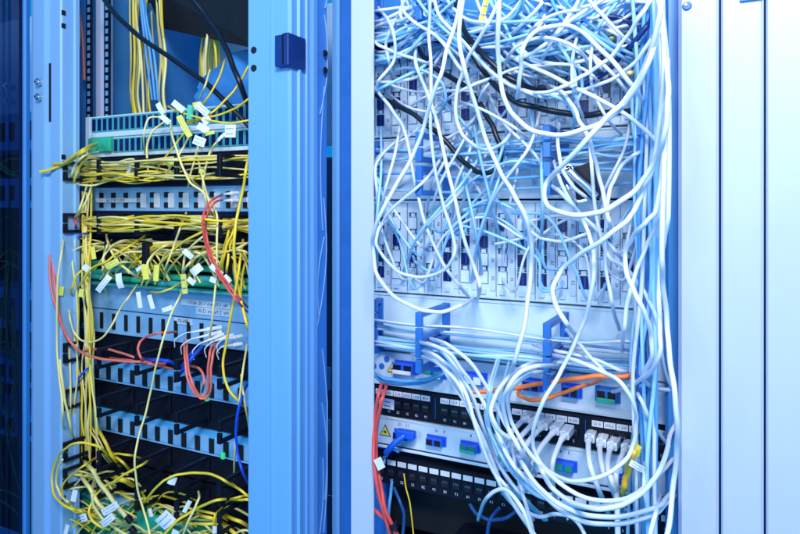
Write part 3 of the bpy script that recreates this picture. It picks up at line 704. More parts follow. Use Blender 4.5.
# left cabinet: y = yellow, p = pale straw
YEL = '''
60 1.9 y|262,54 250,64 240,82 231,94 216,109 204,118 181,125|yellow cable curving down from the centre post to the tags
65 2.1 y|262,92 250,98 236,108 218,115 200,119 187,121|yellow cable running from the post to the cluster of tags
70 1.7 y|262,118 250,120 228,123 201,118 177,111 168,106|thin yellow cable carrying the square white tag
45 1.8 p e|162,117 149,118 144,135 145,153|pale cable hooked over into the lower socket row
45 2.2 p|164,122 152,132 147,148 148,168 150,178|pale cable hooked over beside its shorter twin
75 2.0 p|170,122 174,142 182,165 190,182 203,192 212,203 217,216 217,240 216,281 212,320 208,345|long pale cable hanging from the tags straight to the lower panel
80 1.8 p|196,150 203,180 208,198 213,212 219,222|pale cable crossing the printed slim panel on its right half
60 1.9 p|212,150 206,166 203,183 206,200 212,218|pale cable hanging in front of the slim panel's last slots
50 2.0 p|176,150 183,168 193,181 203,190|short pale cable between tags and slim panel
55 1.8 y|186,130 175,145 163,160 153,176|yellow cable slanting left from the tags into the black manager
55 1.8 p|190,134 182,150 172,165 163,178|pale cable slanting left beside the yellow strip
50 1.8 p|200,140 195,158 190,176 188,190|pale cable falling from the right tags
40 1.8 p|222,136 212,148 207,160 205,175|pale cable with white boots below the square tag
85 2.0 p|186,213 180,228 175,243 167,264 164,280|straight pale cable leaning left over the green splice shelf
95 2.0 p|184,288 178,300 171,315 163,340 157,362 152,385 147,408 139,436 135,456 136,478 140,499 146,518 152,545|longest pale cable, from the wide panel to the bottom of the cabinet
85 2.6 y|250,150 246,170 243,190 238,212 235,231 234,250 236,274 241,300 247,325 252,340|thick yellow cable hanging down beside the centre post
60 2.3 y|232,220 228,234 224,249 221,264 220,280|left strand of the short yellow strands beside the red pair
62 2.3 y|235,222 232,236 229,252 227,268 228,284|middle strand of the short yellow strands beside the red pair
58 2.3 y|237,218 233,232 227,245 223,262 224,281|right strand of the short yellow strands beside the red pair
80 2.3 y|243,240 240,262 236,288 231,315 226,345 223,362 224,375 228,388 237,400 250,410|yellow cable passing the wide panel and bending right below it
70 2.0 y|246,258 242,278 241,298 246,318 254,335|yellow cable bowed near the post at the wide panel
75 1.9 p|247,345 243,370 240,395 237,425 235,450 234,478|pale cable hanging along the post in front of both switches
70 1.9 p|241,375 243,392 246,410 250,432|short pale cable beside the post at the upper switch
70 1.8 y|150,292 162,292 172,288 180,283|thin yellow cable bowed in front of the wide panel
75 1.9 p|137,285 128,298 119,311 112,325 103,337 92,342 81,340 74,332 70,318 69,300|pale cable swinging down left in front of the wide panel's slots
75 2.1 p|138,265 125,262 112,268 104,282 108,296|pale loop beside the left yellow flag
70 2.2 p|112,240 107,246 104,256 106,268 114,278|small pale ring over the left end of the green shelf
70 2.3 p|133,240 122,241 112,246 104,256 103,268 108,276|pale cable curling in front of the first guide bar
75 2.3 y|145,236 130,246 116,254 106,262 92,268 82,282 72,292|yellow cable sweeping left over the green shelf
65 2.4 p|106,230 108,242 112,252 118,262 130,272 142,280|pale cable diving across the green shelf
70 2.4 p|176,244 165,246 156,252 148,262 150,274 160,280|pale hook over the middle of the green shelf
75 2.3 y|220,226 205,231 190,238 178,246 166,258 154,270|yellow cable sweeping down-left across the black guide bars
72 2.2 p|216,230 204,236 194,244 186,254 183,268 184,282|pale cable sweeping to the yellow sleeve
70 2.6 p|219,250 206,252 195,258 187,266 182,278|pale thick cable bent over the green shelf
60 2.2 p|253,240 240,247 225,252 208,254 190,252|pale cable lying level beside the post above the green shelf
62 2.0 p|253,258 246,252 236,250 222,256|pale cable turning behind the strands at the post
98 2.2 p|66,232 62,250 58,278 57,310 57,340 58,365 61,390 63,415 63,440|pale cable hanging along the left post
98 2.6 p|60,360 62,380 66,405 71,428 75,444|thick pale cable leaning right at the left post beside the switches
70 2.3 y|92,268 83,270 77,275 72,288 70,300|yellow cable turning down at the left cable duct
100 2.4 y|112,462 101,448 90,444 77,443 65,449 57,459 52,478 54,494 62,504 74,510 88,513|yellow cable in a wide loop bulging over the left post
95 2.4 p|62,460 57,472 57,486 61,496 68,502 76,503|short pale loop inside the yellow one at the left post
90 2.4 y|150,459 142,465 129,472 115,481 102,489 93,500 89,512 92,520 99,526 110,530|yellow cable with an S-bend over the bottom splice shelf
85 2.3 y|96,458 85,465 72,475 63,485 62,495 70,506 82,512 92,514|yellow loop at the left of the bottom splice shelf
95 4.0 p|84,462 92,470 102,486 114,502 126,517 132,524|wide pale cable slanting down to the big white tag
90 3.8 p|78,470 88,486 100,505 114,518 132,529|second wide pale cable slanting into the bottom corner
80 2.8 p|95,476 92,494 94,506 102,518 115,528 135,540|pale cable curving under the big white tag
85 2.3 y|140,510 150,495 160,484 171,477 183,474 198,473 213,475 225,481 240,490|yellow arch across the dark manager near the bottom
80 2.6 y|234,500 219,500 202,506 188,514 176,522 160,540|yellow cable rising from the bottom to the last guide bar
75 2.3 y|258,502 248,500 240,500 228,500|short yellow cable beside the last guide bar
75 2.2 y|232,484 240,490 248,496 256,502|short yellow cable diving behind the centre post
72 2.0 y|255,494 245,496 235,498 226,502|upper short cable fanning to the post at the bottom
60 2.4 y|188,508 200,511 215,514 228,520|yellow strand level in the bottom manager
60 3.2 y|196,514 210,518 224,523|thick yellow strand end in the bottom manager
65 2.6 y|178,521 192,524 210,524 226,524|lowest level yellow strand in the bottom manager
60 3.2 y|226,516 238,521 252,528|thick yellow strand running under the post
60 3.4 y|226,526 234,533 242,545|thick yellow strand leaving at the bottom beside the post
85 2.2 p|198,491 199,498 194,510 188,522 182,538|pale cable with a hooked top near the bottom
60 2.0 y|222,508 215,516 213,530|small yellow loop ending in a white boot
62 2.0 y|224,510 219,518 217,530|second small yellow loop ending in a white boot
60 3.4 y|98,428 104,440 112,456 120,466|thick short yellow strap in front of the black manager
55 1.8 p|88,428 96,440 103,455 110,464|left pale strand next to the thick yellow strap
55 1.8 p|91,426 99,440 107,456 114,465|right pale strand next to the thick yellow strap
58 2.2 y|104,456 115,454 128,455 140,458|yellow strand bridging two guide bars
58 2.6 y|112,453 122,462 132,472|short yellow diagonal behind the bridging strand
58 5.0 y|112,476 122,480 134,485|broad yellow strap end above the bottom splice shelf
60 3.0 y|142,492 146,500 150,508|short yellow strap beside the long pale cable
60 2.2 y|84,470 96,470 104,473|short yellow piece crossing the pale ribbons
60 2.0 y|64,540 74,526 84,516 92,512|yellow cable fanning from the lower left corner
62 2.0 y|70,545 80,530 90,522 98,518|second yellow cable fanning from the lower left corner
64 2.2 y|88,545 93,532 98,524 108,518|third yellow cable fanning from the lower left corner
90 3.4 y|40,172 52,169 62,165 72,160 84,151 96,145|yellow band strapped over the left post at the green shelf
92 3.0 y|54,164 64,163 74,156 84,149 97,143|second yellow strand of the band over the left post
70 2.6 p|98,152 84,156 76,164 72,174 70,186|pale cable bending down behind the left post band
70 2.6 y|100,160 88,158 80,166 75,178 72,192|yellow cable bending down behind the left post band
75 2.0 p|93,178 89,194 83,208 74,220|pale cable falling past the slim panel's left end
75 2.0 p|88,180 84,196 79,210 72,222|second pale cable falling past the slim panel's left end
70 2.0 p|74,182 82,185 95,185 110,180 124,176 138,170|pale cable swinging into the black manager from the left
60 1.9 p|210,70 205,86 200,98|short pale cable behind the black power cable
50 1.9 y|225,60 218,80 206,100 196,112|yellow cable behind the black power cables
'''
BLK = '''
40 4.6 k|100,-6 120,19 150,44 187,69 218,94 250,127|thick black power cable slanting across the top of the left cabinet
55 4.6 k|188,-8 200,8 214,27 224,44 233,66 241,86 250,110|second thick black power cable falling steeply to the centre post
'''
REDL = '''
95 1.9 r e|222,195 212,200 206,208 203,218 203,229 206,245 211,261 218,274 225,285 238,302 250,314|outer red cable of the pair plugged into the slim panel
90 1.9 r e|222,200 214,203 208,212 206,222 206,232 209,247 214,261 221,274 228,284 240,299 252,311|inner red cable of the pair plugged into the slim panel
80 2.5 a|54,240 53,265 56,292 61,322 68,338 75,347 84,354 97,358 118,361 140,362 165,364|salmon cable running down the left post and into the manager
84 2.4 a|50,255 50,280 54,300 60,320 66,336 76,350|second salmon cable along the left post
60 2.2 a|78,353 90,350 104,349 118,352 136,358 150,362|salmon cable bowed level below the wide panel
62 2.4 a|110,358 125,360 145,363 172,369|salmon cable lying deep in the manager
75 2.2 a|176,332 160,333 148,336 141,341 138,348 141,358 150,363|salmon cable turning down at the wide panel's middle
85 2.0 a|187,340 187,355 189,372 193,384 199,395 205,396 208,388 208,370 210,352 214,342|inner red loop hanging in front of the upper switch
88 2.0 a|184,340 185,358 187,376 192,389 200,398 207,398 211,388 211,370 213,354 217,344|outer red loop hanging in front of the upper switch
60 2.2 a|190,366 198,368 203,374 204,384 202,392|small dull red cable bent inside the red loop
75 2.4 r|72,215 76,223 74,232|short red cable end in the black manager at the left
'''
BLU = '''
75 3.4 b|202,347 193,357 184,369 175,381|broad blue strap slanting in front of the upper switch
70 2.6 b|195,349 188,357 182,366|second blue strap above the upper switch
55 3.2 b|140,359 155,360 168,361 178,366|blue cable lying level beside the salmon ones
78 2.3 b|247,385 241,400 237,418 236,434 238,455 242,470 252,490|blue cable falling along the centre post past the lower switch
60 2.2 b|97,362 86,370 79,378 75,390|blue cable turning down at the left duct beside the upper switch
70 2.0 b|90,233 82,234 76,240|small dark blue bend at the left end of the green shelf
'''
MC = {'d': 'cable_dusk', 'w': 'cable_white', 'k': 'cable_black', 'n': 'cable_navy', 's': 'cable_sky_shade', 'y': 'cable_yellow', 'p': 'cable_straw', 'o': 'cable_orange', 'r': 'cable_red', 'a': 'cable_salmon', 'b': 'cable_blue'}
MADE = {}
def run(block, group, name):
    for ln in block.strip().split('\n'):
        h, p, lab = ln.split('|'); h = h.split()
        MADE[lab] = cable(p, float(h[0]), float(h[1])/1000, MC[h[2]], lab, group, name, ends=h[3] if len(h) > 3 else '')
run(WHITE, GW, 'network_cable'); run(DARK, GD, 'power_cable'); run(SKY, 'blue cables low in the white cabinet', 'fibre_cable')
run(ORANGE, 'orange fibre cables', 'fibre_cable'); run(RED, GR, 'fibre_cable'); run(YEL, GY, 'fibre_cable'); run(BLK, 'black power cables', 'power_cable')
run(REDL, 'red and salmon fibre cables of the left cabinet', 'fibre_cable'); run(BLU, 'blue cables of the left cabinet', 'fibre_cable')
ORD = ('fifth', 'fourth', 'third', 'second', 'first')
for i, (px, py, path) in enumerate(PLUGS):
    root = P(px, py, 3); tail = P(*[float(v) for v in path.split()[0].split(',')], 62)
    d = (tail-root).normalized(); end = root+d*.026
    pts = [end, end+d*.012]+parse(path, 75+i*4)[1:]
    lab = ('white cable in the %s plug of the left group of plugs' % ('first', 'second', 'third', 'fourth', 'fifth')[4-i]) if i < 5 else ('white cable in the %s plug of the right group of plugs' % ('first', 'second', 'third', 'fourth')[i-5])
    c = solo('network_cable', MB().tube(smooth(pts, 7), .0033, 'cable_white', 8), lab, 'cable', 'white cables plugged into the black patch panel', origin=end)
    plug_on(c, end, root-end, (0, -.3, 1), (.0125, .026, .0105))
# big blue duplex plug on the lower fibre panel and the yellow jumper
c = MADE['light blue fibre tail leaving the big blue plug']
bq = P(406, 435, 22); bb = MB()
bb.box(bq.x-.016, bq.x+.014, bq.y-.004, YP-.0145, bq.z-.0055, bq.z+.0065, 'plug_blue', .002)
bb.tube([P(404, 436, 26), P(397, 441, 34), P(391, 447, 36), P(386, 453, 34)], .0045, 'plug_blue', 10)
part('plug', bb, c)
yj = cable('638,443 634,452 630,461 627,474 624,486 620,503', 130, .0036, 'cable_amber', 'short yellow cable among the white plugs at the lower right', GY, 'network_cable')
bb = MB(); q = P(637, 446, 128); bb.tube([q, P(634.5, 454, 128)], .0055, 'warn_yellow', 12); part('boot', bb, yj)
bb = MB(); bb.cyl(P(393, 524, 86), (P(396, 531, 86)-P(393, 524, 86)), .0068, .007, 'black', 14); solo('cable_tie', bb, 'black cable tie round the red cables at the bottom', 'cable tie')
for px, py in ((127, 517), (131, 528)):
    a, b_ = P(px, py, 94), P(px+3, py+3.5, 94); bb = MB(); bb.cyl(a, b_-a, .0055, .012, 'black', 12)
    solo('cable_tie', bb, 'black tie on a wide pale cable, %s of two in the bottom corner' % ('upper' if py < 520 else 'lower'), 'cable tie')
# white boots of the plugs in the slim and wide blue-grey panels
for i, (px, py, l, dx, dy, lab) in enumerate(((224, 194, .03, 14, -1, 'upper white plug of the red pair at the slim panel'), (224, 200.5, .03, 14, 0, 'lower white plug of the red pair at the slim panel'),
        (192, 332, .03, 30, -5, 'white plug tail at the wide panel, farthest from the post'), (196, 338, .03, 26, -6, 'white plug tail at the wide panel, just above the lower edge'), (204, 342, .03, 20, -8, 'slanted white plug tail at the wide panel'), (215, 341, .03, 18, -6, 'white plug tail under the slanted one at the wide panel'), (226, 339, .03, 16, -3, 'white plug at the wide panel nearest the post, upper'), (226, 346, .03, 16, -2, 'white plug at the wide panel nearest the post, lower'))):
    a, b_ = P(px, py, 46), P(px+dx, py+dy, 20); d = b_-a; bb = MB()
    bb.cyl(a, d, .0014, d.length*.5, 'plug_clear', 10, .003); bb.cyl(a+d*.5, d, .0042, d.length*.5, 'plug_clear', 8, .0036)
    if i > 1: bb.tube(smooth([a-d*.75+Vector((0, .012, -.022)), a-d*.55+Vector((0, 0, -.008)), a-d*.2, a]), .0010, 'cable_white', 8)
    solo('fibre_plug', bb, lab, 'plug', 'white fibre plugs of the left cabinet')

# ------------------------------------------------------------------ cables one cannot tell apart, generated
def wob(a, b): return rnd.uniform(a, b)
def gen(pts, o, r, m, label, group, name='network_cable', **k):
    pts = [(min(q[0] if q[0] in (362, 364) else max(q[0], 377), 656),)+tuple(q[1:]) if q[0] > 300 else q for q in pts]
    return cable(' '.join('%.1f,%.1f' % q if len(q) == 2 else '%.1f,%.1f,%.0f' % q for q in pts), o, r/1000, m, label, group, name, sides=7, n=6, **k)
L1 = 'pale cable deep in the dense tangle before the upper distribution panel'
for i in range(98):                      # strands sweeping through the top of the tangle
    k = i % 4
    if k == 0:   # from the top down to the right side
        x = wob(385, 560); p = [(x, -12), (x+wob(5, 25), wob(8, 25)), (x+wob(40, 70), wob(35, 60)), (x+wob(80, 120), wob(55, 95))]
    elif k == 1:  # from the top right down to the left
        x = wob(520, 655); p = [(x, -12), (x-wob(10, 25), wob(8, 25)), (x-wob(50, 80), wob(30, 50)), (x-wob(100, 150), wob(38, 62))]
    elif k == 2:  # level, sagging
        y = wob(0, 50); x = wob(430, 540); p = [(x, y+wob(-8, 8)), (x+wob(30, 45), y+wob(2, 14)), (x+wob(70, 95), y+wob(-4, 8)), (x+wob(105, 140), y+wob(-25, 5))]
    else:        # left fan
        y = wob(15, 62); p = [(364, y+wob(-4, 10)), (384, y+wob(-2, 5)), (404, y-wob(0, 12)), (430, y-wob(10, 30)), (455, y-wob(20, 50))]
    gen(p, wob(25, 95), wob(3.0, 3.6), rnd.choice(('cable_white_shaded', 'cable_white_shaded', 'cable_sky_shade', 'cable_white')), L1, 'pale cables deep in the upper tangle')
L2 = 'pale cable running level through the blue rings between the two distribution panels'
for i in range(15):
    y = wob(146, 192); ys = [y+wob(-4, 4) for _ in range(6)]; x0 = rnd.choice((362, 362, 440, 500)); xs = [x0+(645-x0)*j/5 for j in range(6)]
    gen([(xs[j], pr(xs[j], ys[j])) for j in range(6)]+[(660, pr(660, y+wob(-25, 30)))], wob(22, 62), wob(2.7, 3.3), rnd.choice(('cable_white_shaded', 'cable_white', 'cable_white_shaded', 'cable_sky_shade')), L2, 'level cables between the distribution panels')
L3 = 'pale cable lying level through the lowest blue rings'
for i in range(14):
    y = rnd.choice((wob(316, 327), wob(336, 346))); ys = [y+wob(-2, 2) for _ in range(6)]; xs = [362+(640-362)*j/5 for j in range(6)]
    end = [(652, pr(652, y+wob(0, 30)))] if i % 2 else []
    gen([(xs[j], pr(xs[j], ys[j])) for j in range(6)]+end, wob(18, 66), wob(2.6, 3.2), rnd.choice(('cable_white_shaded', 'cable_white', 'cable_white_shaded')), L3, 'level cables through the lowest rings')
L4 = 'pale cable hanging in the vertical bundle along the right steel edge'
for i in range(26):
    x = wob(636, 662); y0 = wob(-14, 40); n_ = 7; y1 = 552
    gen([(x+wob(-5, 5)+ (6*math.sin(j*.9+i)), y0+(y1-y0)*j/(n_-1)) for j in range(n_)], wob(30, 120), wob(3.0, 3.6), rnd.choice(('cable_white_shaded', 'cable_sky_shade', 'cable_white', 'cable_white_shaded')), L4, 'bundle along the right steel edge')
L5 = 'pale patch lead hooked into the lower distribution panel'
for i in range(20):
    c = rnd.choice((1, 3, 4, 5, 8, 11, 12, 13, 14, 15)); r_ = rnd.randrange(4); x = RX0+.018+c*.028; z = Zr(200.6)-.034*.14/.14-r_*.0252
    # pixel of that socket
    v = Vector((x, YP, z-CZ)); dep = v.x*-ST+v.y*CT; u = (v.x*CT+v.y*ST)/dep; px, py = 400+FPX*u, HOR-FPX*v.z/dep
    if px < 376: continue
    s_ = rnd.choice((-1, 1))
    gen([(px, py, 3), (px+s_*3, py+6, 26), (px+s_*wob(10, 22), py+wob(4, 16), wob(40, 60)), (px+s_*wob(22, 40), py-wob(10, 40), wob(45, 70)), (px+s_*wob(50, 80), py-wob(45, 70), wob(45, 80)), (px+s_*wob(85, 120), py-wob(30, 75), wob(40, 70))], 50, wob(2.8, 3.3), rnd.choice(('cable_white_shaded', 'cable_white', 'cable_white_shaded')), L5, 'patch leads of the lower distribution panel')
L6 = 'pale cable slanting loosely across the white distribution panels'
for i in range(28):
    x = wob(380, 640); x = x-70 if 545 < x < 605 else x; d = wob(-95, 70); y0 = wob(90, 150); y1 = y0+wob(80, 150)
    gen([(x, y0), (x+d*.3+wob(-6, 6), y0+(y1-y0)*.33), (x+d*.8+wob(-6, 6), y0+(y1-y0)*.66), (min(x+d, 655), y1)], wob(35, 110), wob(3.0, 3.5), rnd.choice(('cable_white_shaded', 'cable_white')), L6, 'loose cables across the distribution panels', ends='e' if i % 2 else '')
L7 = 'white cable in the thick diagonal bundle falling from the lowest rings to the bottom'
for i in range(4):
    x = wob(-12, 12)
    gen([(505+x, 355), (497+x, 385), (492+x, 415), (500+x*.7, 445), (520+x*.5, 478), (548+x, 500+x*.4), (590, 512+x*.8), (640, 505+x)], wob(95, 150), 3.4, rnd.choice(('cable_white', 'cable_white_shaded')), L7, 'bundle falling to the bottom')
for i in range(6):
    x = wob(0, 18)
    gen([(418, 340+x*.7), (440, 347+x), (458-x*.4, 368+x*.8), (474-x*.5, 398+x*.3), (486-x*.4, 432), (498-x*.3, 462), (520-x, 492), (548-x, 520)], wob(95, 140), 3.2, rnd.choice(('cable_white', 'cable_white_shaded')), L7, 'bundle falling to the bottom')
# left cabinet
M1 = 'pale yellow cable lying level in the black manager under the green-socketed shelf'
for i in range(26):
    y = rnd.choice((wob(170, 184), wob(163, 168))) ; x1 = rnd.choice((150, 175, 215, 250)); xs = [76+(x1-76)*j/4 for j in range(5)]
    gen([(xs[j], pl(xs[j], y+wob(-3.5, 3.5))) for j in range(5)], wob(20, 92), wob(1.5, 2.0), rnd.choice(('cable_straw', 'cable_straw', 'cable_yellow')), M1, 'cables in the upper black manager', 'fibre_cable')
M2 = 'yellow cable lying level in the black manager under the slim panel'
for i in range(16):
    y = wob(217, 228); xs = [74+(252-74)*j/5 for j in range(6)]
    gen([(xs[j], pl(xs[j], y+wob(-4, 6))) for j in range(6)], wob(20, 88), wob(1.5, 2.2), rnd.choice(('cable_yellow', 'cable_yellow', 'cable_straw')), M2, 'cables in the black manager under the slim panel', 'fibre_cable')
M3 = 'pale yellow cable swept across the green splice shelf above the wide panel'
for i in range(44):
    x = wob(88, 240); y = pl(x, wob(240, 252)); s_ = rnd.choice((-1, 1))
    gen([(x-s_*wob(25, 40), y+wob(-5, 3)), (x, y), (x+s_*wob(12, 20), y+wob(3, 10)), (x+s_*wob(22, 34), pl(x, wob(262, 279)))], wob(22, 62), wob(1.6, 2.2), rnd.choice(('cable_straw', 'cable_yellow', 'cable_straw')), M3, 'cables over the green splice shelf', 'fibre_cable')
M4 = 'pale yellow strand in the vertical bundle beside the left post'
for i in range(30):
    x = wob(62, 90); y0 = wob(182, 250); y1 = wob(430, 475)
    gen([(x+wob(-3, 3)+ (j*j*.35 if i % 3 == 0 else 0), y0+(y1-y0)*j/6) for j in range(7)], wob(25, 62), wob(1.6, 2.2), rnd.choice(('cable_straw', 'cable_straw', 'cable_yellow')), M4, 'vertical bundle beside the left post', 'fibre_cable')
M5 = 'pale yellow cable hanging far back behind the green-socketed shelf'
for i in range(44):
    x = rnd.choice((wob(112, 135), wob(122, 168), wob(126, 160), wob(204, 222))); d = wob(-8, 8)
    gen([(x, -10), (x+d*.4, 25), (x+d, 60), (x+d*.8+wob(-3, 3), 95), (x+d+3, 122)], -rnd.uniform(90, 330), wob(2.2, 3.2), rnd.choice(('cable_straw', 'cable_yellow')), M5, 'cables far back at the top', 'fibre_cable')
for i in range(3):
    gen([(139+i*2, -8), (143+i*2.5, 25), (147+i*4, 60), (152+i*3, 100)], -120, 2.6, 'cable_sky_shade', 'blue cable hanging far back behind the green-socketed shelf', 'blue cables far back at the top', 'fibre_cable')
gen([(76, -8), (80, 15), (83, 45), (84, 80)], -20, 3.0, 'cable_salmon', 'salmon cable hanging beside the square-holed rail', 'red and salmon fibre cables of the left cabinet', 'fibre_cable')
gen([(76, -8), (79, 20), (79, 45), (74, 72)], 10, 2.0, 'cable_straw', 'pale cable hanging beside the square-holed rail', GY, 'fibre_cable')
M6 = 'yellow cable curling over the bottom green splice shelf'
for i in range(74):
    x = wob(66, 240); y = pl(x, wob(462, 534)); s_ = rnd.choice((-1, 1))
    gen([(x-s_*wob(18, 35), y+wob(6, 20)), (x-s_*8, y+wob(0, 6)), (x+s_*wob(5, 12), y+wob(-8, 2)), (x+s_*wob(18, 30), y+wob(-2, 12))], wob(20, 60), wob(1.6, 2.3), rnd.choice(('cable_straw', 'cable_yellow', 'cable_straw')), M6, 'cables over the bottom splice shelf', 'fibre_cable')
M7 = 'yellow cable seen through the narrow glass strip beside the centre post'
for i in range(9):
    x = wob(329, 337); y0 = wob(70, 480)
    gen([(x-6, y0), (x+wob(-2, 4), y0+wob(10, 20)), (x+wob(-5, 5), y0+wob(30, 40)), (x-8, y0+wob(50, 70))], -wob(26, 45), 1.9, rnd.choice(('cable_straw', 'cable_yellow', 'cable_straw')), M7, 'cables behind the glass strip', 'fibre_cable')
M8 = 'pale arc standing in for a cable reflected in the narrow glass strip'
for i in range(8):                       # thin tubes behind the glass strip stand in for reflected cables
    y0 = CZ+.40-i*.12+wob(-.06, .06); ln = wob(.12, .3); a0, a1, bw = wob(.853, .882), wob(.853, .882), wob(-.012, .02)
    pts = [Vector((X(290, 100)-.0040, min(.885, max(.852, a0+(a1-a0)*j/10+bw*math.sin(math.pi*j/10))), y0-ln*j/10)) for j in range(11)]
    solo('network_cable', MB().tube(pts, .0011, 'cable_white', 7), M8, 'cable', 'pale arcs standing in for reflections in the glass strip', origin=pts[0])

# ------------------------------------------------------------------ paper flags on the cables
def flag(px, py, off, wpx, hpx, deg, m, label, bend=.25, marks=True, group=None, yaw=0):
    k = (YP-off/1000)/ray(px, py)[1]/FPX      # metres per pixel there
    w, h = wpx*k*.88, hpx*k*.9; n = 6; q = P(px, py, off); t = .0007
    M = Matrix.Translation(q) @ Matrix.Rotation(TH+yaw, 4, 'Z') @ Matrix.Rotation(math.radians(deg), 4, 'Y')
    vs = []
    for i in range(n+1):
        x = -w/2+w*i/n; y = bend*w*((i/n-.5)**2)
        vs += [(x, y, -h/2), (x, y, h/2), (x, y+t, -h/2), (x, y+t, h/2)]
    fs = []
    for i in range(n):
        a, b_ = 4*i, 4*i+4
        fs += [(a, b_, b_+1, a+1), (a+2, a+3, b_+3, b_+2), (a+1, b_+1, b_+3, a+3), (a, a+2, b_+2, b_)]
    fs += [(0, 1, 3, 2), (4*n, 4*n+2, 4*n+3, 4*n+1)]
    bb = MB(); bb.add(vs, fs, m, False, M)
    if marks:
        for r_ in (-.22, .2):
            x = -w*.38
            while x < w*.3:
                l = rnd.uniform(.03, .09)*w
                yb = bend*w*((x+l/2)/w)**2; bb.box(x, x+l, yb-.0006, yb-.0001, r_*h-h*.035, r_*h+h*.035, 'ring_blue', 0, M); x += l+w*.045
    return solo('cable_label', bb, label, 'cable label', group or 'paper labels on the cables')
FL = ((160, 108, 75, 14, 6, 60, 'w', 'white paper flag leaning at the middle of the green-socketed shelf'), (165, 119, 74, 13, 6, 40, 'w', 'crumpled white flag under the leaning one'), (178, 106, 78, 16, 7, 38, 'w', 'white flag at the upper edge of the green-socketed shelf'),
      (190, 112, 72, 7, 16, 6, 'g', 'green flag among the white ones at the socketed shelf'), (202, 109, 78, 17, 8, 42, 'w', 'white flag nearest the black power cable'), (197, 104, 70, 10, 5, -10, 'd', 'small olive flag above the white ones'),
      (184, 126, 82, 27, 6.5, 62, 'y', 'long yellow strip slanting over the socketed shelf'), (203, 128, 74, 14, 8, 30, 'w', 'white flag in the middle of the tag cluster'), (199, 141, 76, 14, 10, 20, 'w', 'torn white flag at the bottom of the tag cluster'), (209, 133, 78, 12, 4, -12, 'd', 'olive flag lying on the torn white one'),
      (230, 131, 80, 13, 14, 1, 'w', 'square white tag hanging on a thin yellow cable'), (221, 137, 70, 12, 3.5, -42, 'w', 'narrow white sleeve below the square tag'),
      (206, 120, 72, 10, 9, -35, 'w', 'folded white flag between the cable ends'), (129, 170, 66, 13, 4, -62, 'w', 'thin white flag in the upper black manager'), (170, 163, 66, 9, 6, -40, 'd', 'olive tag in the upper black manager'), (177, 166, 66, 10, 5, 40, 'd', 'second olive tag in the upper black manager'), (201, 171, 66, 6, 5, 0, 'd', 'small olive tag near the end of the upper manager'),
      (196, 221, 70, 14, 8, -3, 'w', 'white flag in the manager under the slim panel'), (112, 264, 82, 15, 7, -28, 'y', 'yellow printed flag over the left of the green shelf'), (103, 284, 86, 22, 6.5, -52, 'w', 'long white flag leaning from the green shelf to the wide panel'), (119, 281, 84, 17, 7, 78, 'w', 'upright white flag beside the long leaning one'), (93, 253, 76, 5, 14, -8, 'y', 'narrow yellow tag at the left end of the green shelf'),
      (86, 268, 74, 8, 7, 40, 'w', 'small white tag at the left of the green shelf'), (145, 272, 86, 7, 17, -8, 'y', 'left of two yellow tags side by side on the green shelf'), (156, 273, 88, 6, 18, 4, 'y', 'right of two yellow tags side by side on the green shelf'), (184, 284, 82, 6, 22, -6, 'd', 'olive sleeve hanging from the green shelf'),
      (188, 254, 80, 13, 6, 42, 'w', 'white flag over the right half of the green shelf'), (196, 270, 82, 14, 9, -38, 'w', 'folded white flag right of the olive sleeve'), (191, 281, 82, 10, 6, 40, 'w', 'round-cornered white tag beside the olive sleeve'), (216, 270, 92, 17, 6, 38, 'w', 'white flag crossing the red pair'), (227, 279, 92, 10, 6, 50, 'w', 'short white flag below the one on the red pair'), (213, 280, 80, 8, 6, 20, 'w', 'small pale tag left of the red pair'),
      (139, 300, 80, 5, 18, -8, 'w', 'narrow white strip hanging on the wide panel'), (151, 302, 80, 5, 16, -16, 'w', 'second narrow white strip hanging on the wide panel'), (167, 309, 96, 12, 5, -18, 'w', 'white tag on the longest pale cable'), (140, 268, 78, 12, 4, -30, 'w', 'slim white tag left of the two yellow ones'),
      (61, 291, 84, 5, 10, 6, 'y', 'yellow tag at the left post beside the wide panel'), (81, 293, 74, 5, 9, 10, 'y', 'yellow tag at the upper left corner of the wide panel'),
      (74, 496, 98, 6, 13, 12, 'w', 'curved white tag inside the yellow loop at the left post'), (83, 518, 92, 8, 8, -20, 'w', 'square white tag low at the left post'), (66, 530, 90, 5, 12, 15, 'w', 'pale tag in the lower left corner'), (110, 509, 104, 19, 8, -28, 'w', 'large white flag over the bottom splice shelf, upper of its pair'), (107, 521, 106, 17, 8, -38, 'w', 'large white flag over the bottom splice shelf, lower of its pair'),
      (165, 521, 92, 17, 16, -42, 'w', 'big printed white flag at the bottom middle'), (172, 481, 86, 9, 9, 20, 'w', 'white tag on the yellow arch'), (187, 507, 76, 5, 14, 28, 'w', 'narrow bluish tag in the bottom manager'), (215, 530, 72, 5, 8, 4, 'w', 'white tag on the small yellow loops'), (175, 533, 86, 8, 6, 20, 'w', 'small white tag at the bottom edge'), (150, 513, 80, 5, 9, -18, 'w', 'white sleeve beside the longest pale cable'),
      (484, 10, 190, 6.5, 24, 14, 'yl', 'yellow printed label on a white cable at the top'), (379.5, 464, 92, 9, 13, -24, 'w', 'white paper flag on the red cables beside the white post'), (638, 467, 150, 20, 7, 30, 'w', 'white paper flag on the yellow cable at the lower right'), (619, 471, 140, 8, 6, 0, 'w', 'small white tag left of the yellow cable'))
for px, py, off, w, h, dg, m, lab in FL:
    mm = {'w': 'tag_white', 'y': 'tag_yellow', 'd': 'tag_yellow_dim', 'g': 'green_light', 'yl': 'tag_yellow'}[m]
    flag(px, py, off, w, h, dg, mm, lab, marks=('printed' in lab or 'square white tag' in lab or w*h > 130), bend=rnd.uniform(.1, .6), yaw=rnd.uniform(-.25, .25))
